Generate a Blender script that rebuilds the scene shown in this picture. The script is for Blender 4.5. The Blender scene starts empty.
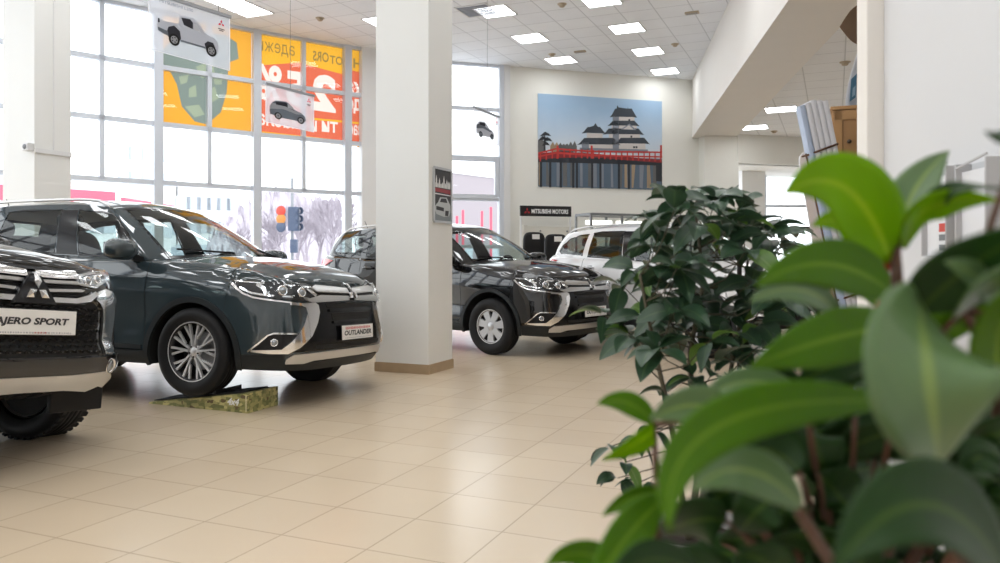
import bpy, bmesh, math, random
from mathutils import Vector, Matrix, Euler
from mathutils.geometry import delaunay_2d_cdt
PI = math.pi
sc = bpy.context.scene
COL = sc.collection
F_PX, HZ, CAM_H = 780.0, 258.0, 1.2
def at(px, py, d):
    """a point of the place: pixel of the survey photograph plus its distance"""
    return Vector(((px-500)/F_PX*d, d, CAM_H+(HZ-py)/F_PX*d))
# ------------------------------------------------------------------ materials
MATS = {}
def mat(name, col=(.8,.8,.8), rough=.5, metal=0., coat=0., spec=.5, noise=0., nscale=8., bump=0., trans=0., emit=None, es=0., flake=0., sss=0.):
    if name in MATS: return MATS[name]
    m = bpy.data.materials.new(name); m.use_nodes = True
    nt = m.node_tree; b = nt.nodes['Principled BSDF']
    b.inputs['Base Color'].default_value = (*col, 1)
    b.inputs['Roughness'].default_value = rough
    b.inputs['Metallic'].default_value = metal
    b.inputs['Coat Weight'].default_value = coat
    b.inputs['Coat Roughness'].default_value = .03
    b.inputs['Specular IOR Level'].default_value = spec
    if emit:
        b.inputs['Emission Color'].default_value = (*emit, 1); b.inputs['Emission Strength'].default_value = es
    if noise or bump:
        tc = nt.nodes.new('ShaderNodeTexCoord'); n = nt.nodes.new('ShaderNodeTexNoise')
        n.inputs['Scale'].default_value = nscale; n.inputs['Detail'].default_value = 4
        nt.links.new(tc.outputs['Object'], n.inputs['Vector'])
        if noise:
            mx = nt.nodes.new('ShaderNodeMix'); mx.data_type = 'RGBA'
            mx.inputs[6].default_value = (*[c*(1-noise) for c in col], 1)
            mx.inputs[7].default_value = (*[min(1, c*(1+noise)) for c in col], 1)
            nt.links.new(n.outputs['Fac'], mx.inputs[0]); nt.links.new(mx.outputs[2], b.inputs['Base Color'])
        if bump:
            bp = nt.nodes.new('ShaderNodeBump'); bp.inputs['Strength'].default_value = bump; bp.inputs['Distance'].default_value = .01
            nt.links.new(n.outputs['Fac'], bp.inputs['Height']); nt.links.new(bp.outputs[0], b.inputs['Normal'])
    MATS[name] = m
    return m
def glass(name, tint=(1,1,1), f0=.04, rough=0., refl=1.):
    """thin pane: clear with a reflection that grows at grazing angles"""
    if name in MATS: return MATS[name]
    m = bpy.data.materials.new(name); m.use_nodes = True
    nt = m.node_tree; nt.nodes.clear(); N = nt.nodes.new; L = nt.links.new
    o = N('ShaderNodeOutputMaterial'); mx = N('ShaderNodeMixShader')
    t = N('ShaderNodeBsdfTransparent'); g = N('ShaderNodeBsdfGlossy'); lw = N('ShaderNodeLayerWeight')
    t.inputs[0].default_value = (*tint, 1); g.inputs['Roughness'].default_value = rough; lw.inputs['Blend'].default_value = .5
    pw = N('ShaderNodeMath'); pw.operation = 'POWER'; pw.inputs[1].default_value = 5
    ma = N('ShaderNodeMath'); ma.operation = 'MULTIPLY_ADD'; ma.inputs[1].default_value = (1-f0)*refl; ma.inputs[2].default_value = f0*refl
    L(lw.outputs['Facing'], pw.inputs[0]); L(pw.outputs[0], ma.inputs[0]); L(ma.outputs[0], mx.inputs[0])
    L(t.outputs[0], mx.inputs[1]); L(g.outputs[0], mx.inputs[2]); L(mx.outputs[0], o.inputs[0])
    MATS[name] = m
    return m
def film(name, col, through=.5, clear=0.):
    """printed film: diffuse from the front, translucent from behind, partly clear"""
    if name in MATS: return MATS[name]
    m = bpy.data.materials.new(name); m.use_nodes = True
    nt = m.node_tree; nt.nodes.clear(); N = nt.nodes.new; L = nt.links.new
    o = N('ShaderNodeOutputMaterial'); d = N('ShaderNodeBsdfDiffuse'); t = N('ShaderNodeBsdfTranslucent'); mx = N('ShaderNodeMixShader')
    d.inputs[0].default_value = (*col, 1); t.inputs[0].default_value = (*col, 1); mx.inputs[0].default_value = through
    L(d.outputs[0], mx.inputs[1]); L(t.outputs[0], mx.inputs[2]); out = mx
    if clear:
        c = N('ShaderNodeBsdfTransparent'); m2 = N('ShaderNodeMixShader'); m2.inputs[0].default_value = clear
        L(mx.outputs[0], m2.inputs[1]); L(c.outputs[0], m2.inputs[2]); out = m2
    L(out.outputs[0], o.inputs[0])
    MATS[name] = m
    return m
# ------------------------------------------------------------------ objects
def tag(o, label=None, cat=None, group=None, kind=None):
    if label: o['label'] = label
    if cat: o['category'] = cat
    if group: o['group'] = group
    if kind: o['kind'] = kind
    return o
def empty(name, loc=(0,0,0), rz=0, rot=None):
    o = bpy.data.objects.new(name, None); COL.objects.link(o)
    o.location = loc; o.rotation_euler = rot if rot else (0,0,rz); o.empty_display_size = .1
    return o
def obj(name, V, Fc, m, parent=None, smooth=False, normals=None, mi=None, loc=None, rz=None):
    me = bpy.data.meshes.new(name)
    me.from_pydata([tuple(v) for v in V], [], Fc)
    for x in (m if isinstance(m, (list, tuple)) else [m]): me.materials.append(x)
    if mi: me.polygons.foreach_set('material_index', mi)
    me.polygons.foreach_set('use_smooth', [bool(smooth)]*len(me.polygons))
    me.update()
    if normals: me.normals_split_custom_set_from_vertices([tuple(n) for n in normals])
    o = bpy.data.objects.new(name, me); COL.objects.link(o)
    if parent: o.parent = parent
    if loc is not None: o.location = loc
    if rz is not None: o.rotation_euler = (0,0,rz)
    return o
class MB:
    """collects simple solids into one mesh"""
    def __init__(s): s.V=[]; s.F=[]; s.I=[]; s.S=[]
    def add(s, V, Fc, mi=0, smooth=False):
        o=len(s.V); s.V += [Vector(v) for v in V]; s.F += [[i+o for i in f] for f in Fc]; s.I += [mi]*len(Fc); s.S += [smooth]*len(Fc)
        return s
    def box(s, c, d, rz=0, mi=0, bev=0, M=None):
        cx,cy,cz=c; a,b,h=d[0]/2,d[1]/2,d[2]/2
        bm=bmesh.new(); bmesh.ops.create_cube(bm,size=1); bmesh.ops.scale(bm,vec=d,verts=bm.verts)
        if bev: bmesh.ops.bevel(bm,geom=bm.edges[:],offset=bev,segments=2,affect='EDGES',profile=.5)
        R=M if M else Matrix.Rotation(rz,4,'Z')
        V=[R@v.co+Vector(c) for v in bm.verts]; bm.verts.index_update()
        s.add(V,[[v.index for v in f.verts] for f in bm.faces],mi); bm.free(); return s
    def bar(s, a, b, w, h=None, mi=0, up=(0,0,1)):
        """rectangular bar from a to b"""
        a=Vector(a); b=Vector(b); h=h or w; d=(b-a).normalized(); up=Vector(up)
        if abs(d.dot(up))>.99: up=Vector((1,0,0))
        x=d.cross(up).normalized()*w/2; y=x.normalized().cross(d).normalized()*h/2
        V=[p+sx*x+sy*y for p in (a,b) for sx,sy in ((-1,-1),(1,-1),(1,1),(-1,1))]
        return s.add(V,[[3,2,1,0],[4,5,6,7],[0,1,5,4],[1,2,6,5],[2,3,7,6],[3,0,4,7]],mi)
    def tube(s, pts, r, n=10, mi=0, caps=True):
        pts=[Vector(p) for p in pts]; rr=r if isinstance(r,(list,tuple)) else [r]*len(pts); V=[];Fc=[]
        ref=None
        for i,p in enumerate(pts):
            d=(pts[min(i+1,len(pts)-1)]-pts[max(i-1,0)]).normalized()
            if ref is None: ref=d.orthogonal().normalized()
            x=(ref-d*ref.dot(d)).normalized(); ref=x; y=d.cross(x)
            V+=[p+rr[i]*(math.cos(k*2*PI/n)*x+math.sin(k*2*PI/n)*y) for k in range(n)]
        for i in range(len(pts)-1):
            for k in range(n):
                a=i*n+k; b=i*n+(k+1)%n; Fc.append([a,b,b+n,a+n])
        if caps: Fc.append(list(range(n))[::-1]); Fc.append([len(V)-n+k for k in range(n)])
        return s.add(V,Fc,mi,True)
    def lathe(s, prof, n=48, M=None, mi=0, a0=0, a1=2*PI):
        """profile (r,h) about the local z axis"""
        M=M or Matrix(); full=abs(a1-a0-2*PI)<1e-6; m=len(prof); cnt=n if full else n+1; V=[];Fc=[]
        for k in range(cnt):
            a=a0+(a1-a0)*k/n
            V+=[M@Vector((r*math.cos(a),r*math.sin(a),h)) for r,h in prof]
        for k in range(n):
            k2=(k+1)%cnt
            for j in range(m-1): Fc.append([k*m+j,k2*m+j,k2*m+j+1,k*m+j+1])
        return s.add(V,Fc,mi,True)
    def prism(s, poly, h, M=None, mi=0):
        """extruded polygon in local xy, z 0..h"""
        M=M or Matrix(); n=len(poly)
        V=[M@Vector((x,y,0)) for x,y in poly]+[M@Vector((x,y,h)) for x,y in poly]
        return s.add(V,[list(range(n))[::-1],[n+i for i in range(n)]]+[[i,(i+1)%n,n+(i+1)%n,n+i] for i in range(n)],mi)
    def build(s, name, m, parent=None, loc=None, rz=None):
        o=obj(name,s.V,s.F,m,parent,False,None,s.I,loc,rz)
        o.data.polygons.foreach_set('use_smooth',s.S)
        return o
def autosmooth(o, ang=40):
    """sharp edges above the angle, smooth elsewhere"""
    me=o.data; bm=bmesh.new(); bm.from_mesh(me)
    for e in bm.edges:
        if len(e.link_faces)==2 and e.calc_face_angle(0)>math.radians(ang): e.smooth=False
    for f in bm.faces: f.smooth=True
    bm.to_mesh(me); bm.free(); return o
def copy_tree(o, parent=None):
    c=o.copy(); COL.objects.link(c)
    if parent: c.parent=parent
    for ch in list(o.children): copy_tree(ch,c)
    return c
def cat(pts, n=8, closed=False):
    """Catmull-Rom through tuples"""
    out=[]; m=len(pts)
    rng=range(m if closed else m-1)
    for i in rng:
        if closed: p=[pts[(i+k)%m] for k in (-1,0,1,2)]
        else: p=[pts[max(i-1,0)],pts[i],pts[i+1],pts[min(i+2,m-1)]]
        for k in range(n):
            t=k/n
            out.append(tuple(.5*(2*b+(c-a)*t+(2*a-5*b+4*c-d)*t*t+(3*b-a-3*c+d)*t**3) for a,b,c,d in zip(*p)))
    if not closed: out.append(tuple(pts[-1]))
    return out
def inside(p, poly):
    x,y=p; r=False; j=len(poly)-1
    for i in range(len(poly)):
        xi,yi=poly[i]; xj,yj=poly[j]
        if (yi>y)!=(yj>y) and x<(xj-xi)*(y-yi)/(yj-yi)+xi: r=not r
        j=i
    return r
def dens(poly, step):
    out=[]
    for i in range(len(poly)):
        a=poly[i]; b=poly[(i+1)%len(poly)]; L=math.hypot(b[0]-a[0],b[1]-a[1]); n=max(1,int(math.ceil(L/step)))
        out+=[(a[0]+(b[0]-a[0])*k/n,a[1]+(b[1]-a[1])*k/n) for k in range(n)]
    return out
def cdt(outer, holes, step, ystep=None):
    ystep=ystep or step
    loops=[outer]+list(holes); pts=[];ed=[]
    for l in loops:
        o=len(pts); pts+=[Vector(p) for p in l]; ed+=[(o+i,o+(i+1)%len(l)) for i in range(len(l))]
    x0=min(p[0] for p in outer); x1=max(p[0] for p in outer); y0=min(p[1] for p in outer); y1=max(p[1] for p in outer)
    nx=max(1,int((x1-x0)/step)); ny=max(1,int((y1-y0)/ystep))
    for i in range(1,nx):
        for j in range(1,ny):
            p=(x0+(x1-x0)*(i+.25*(j%2))/nx, y0+(y1-y0)*j/ny)
            if inside(p,outer) and not any(inside(p,h) for h in holes): pts.append(Vector(p))
    V,_,Fc,_,_,_=delaunay_2d_cdt(pts,ed,[],0,1e-5)
    out=[]
    for f in Fc:
        c=sum((V[i] for i in f),Vector((0,0)))/len(f)
        if inside(c,outer) and not any(inside(c,h) for h in holes): out.append(list(f))
    return [tuple(v) for v in V], out
def fnormal(fn,u,v,e=2e-3,ev=None):
    ev=ev or e
    a=fn(u+e,v)-fn(u-e,v); b=fn(u,v+ev)-fn(u,v-ev)
    n=a.cross(b)
    return n.normalized() if n.length>1e-12 else Vector((0,0,1))
def panel(name, outer, fn, m, parent, holes=(), step=.04, bstep=None, off=0., thick=0., flip=False, ystep=None, e=2e-3):
    """curved sheet: polygon in a surface's (u,v) domain, exact outline, analytic normals, optional edge thickness"""
    bstep=bstep or step*.6
    outer=dens(outer,bstep); holes=[dens(h,bstep) for h in holes]
    P,T=cdt(outer,holes,step,ystep)
    V=[];N=[]
    for u,v in P:
        n=fnormal(fn,u,v,e)
        if flip: n=-n
        V.append(fn(u,v)+n*off); N.append(n)
    fl=[]
    for f in T:
        a,b,c=(V[i] for i in f[:3]); nn=(b-a).cross(c-a)
        fl.append(f if nn.dot(N[f[0]])>=0 else f[::-1])
    if thick:
        cnt={}
        for f in fl:
            for i in range(len(f)):
                a,b=f[i],f[(i+1)%len(f)]; cnt[(a,b)]=1
        bd=[(a,b) for (a,b) in cnt if (b,a) not in cnt]
        for a,b in bd:
            t=(V[b]-V[a]); o=t.cross(N[a]); o=o.normalized() if o.length>1e-9 else N[a]
            k=len(V); V+=[V[a].copy(),V[b].copy(),V[b]-N[b]*thick,V[a]-N[a]*thick]; N+=[o]*4; fl.append([k+1,k,k+3,k+2])
    return obj(name,V,fl,m,parent,True,N)
def strip(name, line, w, fn, m, parent, off=.001, closed=False, thick=0.):
    """narrow band of width w along a polyline of a surface's domain"""
    pts=[Vector(p) for p in line]; n=len(pts); L=[];R=[]
    for i in range(n):
        a=pts[(i-1)%n] if (closed or i>0) else pts[i]; b=pts[(i+1)%n] if (closed or i<n-1) else pts[i]
        d=(b-a).normalized(); nn=Vector((-d.y,d.x)); ww=w[i] if isinstance(w,(list,tuple)) else w
        L.append(pts[i]+nn*ww/2); R.append(pts[i]-nn*ww/2)
    V=[];N=[];Fc=[]
    for l,r in zip(L,R):
        for q in (l,r):
            nn=fnormal(fn,q.x,q.y); V.append(fn(q.x,q.y)+nn*off); N.append(nn)
    for i in range(n if closed else n-1):
        a=2*i;b=2*((i+1)%n); f=[a,a+1,b+1,b]
        if (V[a+1]-V[a]).cross(V[b]-V[a]).dot(N[a])<0: f=f[::-1]
        Fc.append(f)
    if thick:
        for side in (0,1):
            for i in range(n if closed else n-1):
                a=2*i+side;b=2*((i+1)%n)+side; sg=1 if side==0 else -1
                o=(V[2*i]-V[2*i+1]).normalized()*sg; k=len(V)
                V+=[V[a].copy(),V[b].copy(),V[b]-N[b]*thick,V[a]-N[a]*thick]; N+=[o]*4; f=[k,k+1,k+2,k+3]
                if (V[k+1]-V[k]).cross(V[k+3]-V[k]).dot(o)<0: f=f[::-1]
                Fc.append(f)
    return obj(name,V,Fc,m,parent,True,N)
def grid(name, fn, u0,u1,nu,v0,v1,nv, m, parent, off=0., flip=False, e=2e-3):
    V=[];N=[];Fc=[]
    for i in range(nu+1):
        for j in range(nv+1):
            u=u0+(u1-u0)*i/nu; v=v0+(v1-v0)*j/nv; n=fnormal(fn,u,v,e)
            if flip: n=-n
            V.append(fn(u,v)+n*off); N.append(n)
    for i in range(nu):
        for j in range(nv):
            a=i*(nv+1)+j; f=[a,a+nv+1,a+nv+2,a+1]
            if (V[f[1]]-V[a]).cross(V[f[3]]-V[a]).dot(N[a])<0: f=f[::-1]
            Fc.append(f)
    return obj(name,V,Fc,m,parent,True,N)
def text_geo(body, size=1., bold=0., align='CENTER', shear=0., extrude=0.):
    """letter outlines as mesh data (vertices, faces)"""
    cu=bpy.data.curves.new('lettering','FONT'); cu.body=body; cu.size=size; cu.align_x=align; cu.align_y='CENTER'; cu.shear=shear; cu.offset=bold; cu.extrude=extrude; cu.resolution_u=3
    o=bpy.data.objects.new('lettering',cu); COL.objects.link(o); bpy.context.view_layer.update()
    dg=bpy.context.evaluated_depsgraph_get(); me=bpy.data.meshes.new_from_object(o.evaluated_get(dg))
    V=[v.co.copy() for v in me.vertices]; Fc=[list(p.vertices) for p in me.polygons]
    bpy.data.objects.remove(o); bpy.data.curves.remove(cu); bpy.data.meshes.remove(me)
    return V,Fc
def fit(V, w=None, h=None):
    """scale lettering to a width / height about its middle"""
    x0=min(v.x for v in V);x1=max(v.x for v in V);y0=min(v.y for v in V);y1=max(v.y for v in V)
    kx=w/(x1-x0) if w else None; ky=h/(y1-y0) if h else None
    kx=kx or ky; ky=ky or kx
    return [Vector(((v.x-(x0+x1)/2)*kx,(v.y-(y0+y1)/2)*ky,v.z)) for v in V]
# ================================================================== car bodies
def lerp_tab(tab, x):
    if x<=tab[0][0]: return tab[0][1]
    for (a,p),(b,q) in zip(tab,tab[1:]):
        if x<=b: return p+(q-p)*(x-a)/(b-a)
    return tab[-1][1]
def smooth_tab(tab, x0, x1, n, w):
    """sampled table, smoothed over +-w"""
    d=(x1-x0)/n; raw=[lerp_tab(tab,x0+d*i) for i in range(n+1)]; k=max(1,int(w/d))
    for _ in range(2):
        raw=[sum(raw[min(max(i+j,0),n)] for j in range(-k,k+1))/(2*k+1) for i in range(n+1)]
    return raw
class Body:
    def __init__(B, sp):
        B.sp=sp
        pts=cat(sp['outline'],40); L=[0]
        for a,b in zip(pts,pts[1:]): L.append(L[-1]+math.hypot(b[0]-a[0],b[1]-a[1]))
        B.S=L[-1]; N=B.N=900; B.o=[]; j=0
        for i in range(N+1):
            s=B.S*i/N
            while j<len(L)-2 and L[j+1]<s: j+=1
            t=(s-L[j])/max(1e-9,L[j+1]-L[j]); a,b=pts[j],pts[j+1]
            B.o.append((a[0]+(b[0]-a[0])*t,a[1]+(b[1]-a[1])*t))
        B.n=[]
        for i in range(N+1):
            if i==0: B.n.append((1,0)); continue
            if i==N: B.n.append((-1,0)); continue
            a=B.o[max(i-4,0)] if i>=4 else (B.o[4-i][0],-B.o[4-i][1]); b=B.o[i+4] if i+4<=N else (B.o[2*N-i-4][0],-B.o[2*N-i-4][1])
            tx,ty=b[0]-a[0],b[1]-a[1]; l=math.hypot(tx,ty); B.n.append((ty/l,-tx/l))
        st=[]
        for key,tab in sp['stations']:
            s=B.sx(key[1]) if isinstance(key,tuple) else (key if key>=0 else B.S+key+1e-9)
            st.append((s,smooth_tab(tab,0,1.6,320,.014)))
        B.st=st
        cv=lambda t:[(B.sx(k[1]) if isinstance(k,tuple) else (k if k>=0 else B.S+k+1e-9),z) for k,z in t]
        B.zt=smooth_tab(cv(sp['ztop']),0,B.S,600,.05); B.zr=smooth_tab(cv(sp['round']),0,B.S,600,.06)
    def tab(B,t,s):
        f=min(max(s/B.S,0),1)*600; i=min(int(f),599); return t[i]+(t[i+1]-t[i])*(f-i)
    def sx(B,x):
        """arc position of a side point by its x"""
        o=B.o; lo,hi=0,B.N
        while hi-lo>1:
            m=(lo+hi)//2
            if o[m][0]>x: lo=m
            else: hi=m
        t=(o[lo][0]-x)/max(1e-9,o[lo][0]-o[hi][0]); return B.S*(lo+t)/B.N
    def sy(B,y):
        for i in range(B.N):
            if B.o[i+1][1]>=y: return B.S*(i+(y-B.o[i][1])/max(1e-9,B.o[i+1][1]-B.o[i][1]))/B.N
    def top(B,u):
        s=abs(u)
        if s>B.S: s=2*B.S-s
        return B.tab(B.zt,s)
    def P(B,u,v):
        sg=1
        if u<0: u=-u; sg=-1
        if u>B.S: u=2*B.S-u; sg=-sg
        f=u/B.S*B.N; i=min(int(f),B.N-1); t=f-i
        a,b=B.o[i],B.o[i+1]; x=a[0]+(b[0]-a[0])*t; y=a[1]+(b[1]-a[1])*t
        a,b=B.n[i],B.n[i+1]; nx=a[0]+(b[0]-a[0])*t; ny=a[1]+(b[1]-a[1])*t
        zt=B.tab(B.zt,u); r=B.tab(B.zr,u); z=v; dr=0
        if v>zt-r:
            q=min((v-zt+r)/r,1.02)*PI/2; z=zt-r+r*math.sin(min(q,PI/2)); dr=r*(1-math.cos(q))
        st=B.st; k=0
        while k<len(st)-2 and st[k+1][0]<u: k+=1
        s0,T0=st[k]; s1,T1=st[k+1]; w=min(max((u-s0)/(s1-s0),0),1); w=w*w*(3-2*w)
        fz=min(max(z/1.6,0),1)*320; iz=min(int(fz),319); tz=fz-iz
        g=(T0[iz]*(1-w)+T1[iz]*w)*(1-tz)+(T0[iz+1]*(1-w)+T1[iz+1]*w)*tz
        g-=dr
        return Vector((x+nx*g, sg*(y+ny*g), z))
    # ---- glasshouse: rings from belt (t=0) to roof edge (t=1); u counts control points from the windscreen centre to the tail centre
    def rings(B):
        sp=B.sp; B.gb=[Vector(p) for p in sp['belt']]; B.gt=[Vector(p) for p in sp['roof']]; B.gn=len(B.gb)-1
    def crv(B,pts,u):
        n=len(pts)-1; i=min(int(u),n-1); t=u-i
        mir=lambda p:Vector((p.x,-p.y,p.z))
        g=lambda k: mir(pts[-k]) if k<0 else (mir(pts[2*n-k]) if k>n else pts[k])
        a,b,c,d=g(i-1),g(i),g(i+1),g(i+2)
        return .5*(2*b+(c-a)*t+(2*a-5*b+4*c-d)*t*t+(3*b-a-3*c+d)*t**3)
    def G(B,u,t):
        sg=1
        if u<0: u=-u; sg=-1
        if u>B.gn: u=2*B.gn-u; sg=-sg
        a=B.crv(B.gb,u); b=B.crv(B.gt,u); p=a.lerp(b,t); q=4*t*(1-t)
        k=B.sp['bulge']; c=B.crv(B.gb,min(u+.01,B.gn))-B.crv(B.gb,max(u-.01,0)); o=Vector((c.y,-c.x,0))
        if o.length>1e-9: o.normalize()
        p=p+o*k*q+Vector((0,0,k*q*.6 if (u<2 or u>B.gn-2) else 0))
        return Vector((p.x,sg*p.y,p.z))
    def R(B,a,b):
        """roof skin, a front..rear, b right..left"""
        A,Rr=B.sp['apil'],B.sp['dpil']; n=B.gn
        F=B.G(A*b,1); K=B.G(n*2-(n+(n-Rr)*b) if b>=0 else n+(n-Rr)*(-b),1)
        S1=B.G(A+(Rr-A)*a,1); S0=Vector((S1.x,-S1.y,S1.z)); w=(b+1)/2
        c11=B.G(A,1);c10=Vector((c11.x,-c11.y,c11.z));k11=B.G(Rr,1);k10=Vector((k11.x,-k11.y,k11.z))
        p=F*(1-a)+K*a+S0*(1-w)+S1*w-(c10*(1-w)+c11*w)*(1-a)-(k10*(1-w)+k11*w)*a
        p.z+=B.sp['crown']*(1-b*b)*max(0,4*a*(1-a))**.7
        return p
    def H(B,a,b):
        """bonnet skin, a front..cowl, b right..left"""
        sF,sA,A=B.sF,B.sA,B.sp['apil']
        F=B.P(sF*b,B.top(sF*b)); K=B.G(A*b,0)
        s=sF+(sA-sF)*a; S1=B.P(s,B.top(s)); S0=Vector((S1.x,-S1.y,S1.z)); w=(b+1)/2
        c11=B.P(sF,B.top(sF));c10=Vector((c11.x,-c11.y,c11.z));k11=B.G(A,0);k10=Vector((k11.x,-k11.y,k11.z))
        p=F*(1-a)+K*a+S0*(1-w)+S1*w-(c10*(1-w)+c11*w)*(1-a)-(k10*(1-w)+k11*w)*a
        h=B.sp['hood']; p.z+=h[0]*(1-b*b)*max(0,4*a*(1-a))**.6*(1-.3*a)+h[1]*math.exp(-((abs(b)-.68)/.13)**2)*math.sin(PI*min(a*1.2,1))
        return p
def finish_rings(B):
    """belt ring side points sit on the body's upper edge"""
    sp=B.sp; sp['belt']=[tuple(p) if len(p)==3 else None or p for p in sp['belt']]
    out=[]
    for p in sp['belt']:
        if len(p)==2:      # (x, inset): on the upper edge of the side
            q=B.P(B.sx(p[0]),B.top(B.sx(p[0]))); out.append((q.x,q.y-p[1],q.z-.004))
        else: out.append(p)
    sp['belt']=out; B.rings(); B.sF=B.sy(sp['hoodfront']); B.sA=B.sx(sp['belt'][sp['apil']][0])
    # the bonnet side ends exactly at the A-pillar foot
    return B
OUT=dict(
 outline=[(.955,0),(.945,.22),(.915,.45),(.845,.66),(.70,.80),(.48,.872),(.2,.896),(-.6,.900),(-1.5,.902),(-2.3,.902),(-2.75,.895),(-3.15,.865),(-3.45,.79),(-3.62,.64),(-3.70,.36),(-3.72,0)],
 stations=[(0,[(.16,-.20),(.24,-.09),(.32,-.03),(.40,-.005),(.50,0),(.62,-.012),(.75,-.03),(.84,-.045),(.90,-.075),(.95,-.11)]),
  (.55,[(.16,-.20),(.24,-.09),(.32,-.03),(.40,-.005),(.50,0),(.62,-.012),(.75,-.03),(.84,-.045),(.90,-.07),(.96,-.11)]),
  (.95,[(.16,-.16),(.24,-.08),(.32,-.03),(.42,-.005),(.55,0),(.70,-.01),(.82,-.03),(.92,-.06),(1.0,-.09)]),
  (('x',.35),[(.2,-.08),(.28,-.035),(.36,-.01),(.55,0),(.75,0),(.86,-.005),(.95,-.025),(1.02,-.045),(1.1,-.075)]),
  (('x',-.35),[(.2,-.09),(.27,-.05),(.33,-.012),(.45,-.012),(.60,-.018),(.74,-.012),(.86,0),(.94,-.012),(1.02,-.03),(1.12,-.06)]),
  (('x',-1.2),[(.2,-.09),(.27,-.05),(.33,-.012),(.45,-.016),(.60,-.026),(.74,-.020),(.875,0),(.91,-.004),(1.0,-.022),(1.17,-.065)]),
  (('x',-2.2),[(.2,-.09),(.27,-.05),(.33,-.012),(.45,-.014),(.60,-.02),(.74,-.012),(.90,0),(.94,-.004),(1.02,-.024),(1.21,-.07)]),
  (('x',-3.0),[(.2,-.09),(.28,-.04),(.36,-.01),(.55,-.005),(.75,-.004),(.92,0),(.97,-.01),(1.05,-.03),(1.24,-.08)]),
  (('x',-3.5),[(.2,-.12),(.28,-.05),(.36,-.01),(.55,0),(.68,-.005),(.72,-.02),(.9,-.03),(1.0,-.045),(1.24,-.12)]),
  (-1,[(.2,-.14),(.28,-.06),(.36,-.01),(.55,0),(.66,-.005),(.72,-.05),(.9,-.06),(1.0,-.07),(1.24,-.15)])],
 ztop=[(0,.915),(.45,.932),(.8,.985),(('x',.55),1.03),(('x',.2),1.085),(('x',-.3),1.13),(('x',-.6),1.125),(('x',-1.5),1.16),(('x',-2.5),1.20),(('x',-3.2),1.245),(('x',-3.5),1.245),(-1,1.235)],
 round=[(0,.045),(.6,.05),(('x',.4),.07),(('x',-.3),.06),(('x',-.7),.03),(('x',-3.2),.03),(-1,.03)],
 belt=[(-.09,0,1.165),(-.17,.40,1.16),(-.46,.0),(-.76,.004),(-1.45,.006),(-2.40,.006),(-2.95,.006),(-3.36,.01),(-3.53,.34,1.235),(-3.555,0,1.235)],
 roof=[(-.99,0,1.625),(-1.02,.36,1.615),(-1.13,.575,1.582),(-1.27,.60,1.602),(-1.62,.622,1.628),(-2.42,.625,1.626),(-2.86,.605,1.600),(-3.16,.555,1.570),(-3.26,.30,1.585),(-3.28,0,1.588)],
 apil=2,dpil=7,bulge=.022,crown=.045,hood=(.035,.008),hoodfront=.60,wb=2.67,arch=.432,wr=.352,wheel_y=.775)
def pose(front_wheel, phi_deg, z=0, roll=0, pitch=0):
    """car root: midpoint of the front axle on the floor, heading turned phi towards the viewer"""
    f=math.radians(phi_deg)
    return Matrix.Translation((front_wheel[0],front_wheel[1],z))@Matrix.Rotation(-f,4,'Z')@Matrix.Rotation(math.radians(pitch),4,'Y')@Matrix.Rotation(math.radians(roll),4,'X')
# axle midpoints
CAR1=pose((-2.15,7.00),20.5,.035,-2.2,0)
CAR2=pose((.42,10.34),38.5)
CAR3=pose((3.20,9.80),58)
def _p4(phi,d,roll,px=14):
    X=(px-500)/780*d; f=math.radians(phi)
    return pose((X-.80*math.cos(f),d+.80*math.sin(f)),phi,.76*math.sin(math.radians(-roll)),roll)
CAR4=_p4(16,4.25,-6)
# ------------------------------------------------------------------ car materials
def paint(name, col, metal=.0, rough=.4):
    m=mat(name,col,rough,metal,1.0,.0); m.node_tree.nodes['Principled BSDF'].inputs['Coat IOR'].default_value=1.72; return m
M_CHROME=mat('chrome',(.90,.90,.91),.10,1.)
M_SATIN=mat('satin_silver',(.62,.62,.62),.3,.9)
M_BLACKG=mat('gloss_black_plastic',(.005,.005,.006),.16,0,0,.3)
M_BLACK=mat('black_plastic',(.011,.011,.012),.5,0,0,.25)
M_TRIM=mat('dark_cladding',(.016,.019,.021),.45,0,0,.3)
M_DARK=mat('dark_liner',(.008,.008,.008),.8)
M_RUB=mat('tyre_rubber',(.011,.011,.012),.6,spec=.25,bump=.15,nscale=60)
M_ALLOY=mat('machined_alloy',(.70,.70,.71),.32,.55)
M_ALLOYD=mat('dark_alloy',(.03,.03,.033),.35,.6)
M_COVER=mat('silver_wheel_cover',(.55,.56,.58),.3,.55)
M_DISC=mat('brake_steel',(.35,.35,.36),.35,1.)
M_CGLASS=glass('car_glass',(.72,.80,.78),.06)
M_PRIV=glass('car_glass_dim',(.60,.67,.66),.06)
M_LENS=glass('lamp_lens',(.93,.95,.96),.05)
M_RED=mat('red_lamp',(.55,.01,.02),.12,0,.6,emit=None)
M_AMBER=mat('amber_lamp',(.8,.25,.03),.15)
M_SEAT=mat('dark_seat_fabric',(.03,.03,.033),.8,noise=.3,nscale=40)
M_LINER=mat('pale_headliner',(.42,.41,.39),.9)
M_PLATE=mat('plate_white',(.80,.79,.77),.35)
M_INK=mat('plate_black_ink',(.02,.02,.025),.4)
M_REDINK=mat('plate_red_ink',(.55,.05,.05),.4)
M_GREYINK=mat('plate_grey_ink',(.35,.35,.4),.4)
def mir(poly): return [(-u,v) for u,v in poly][::-1]
def rotpoly(pts,a): c,s=math.cos(a),math.sin(a); return [(x*c-y*s,x*s+y*c) for x,y in pts]
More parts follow.
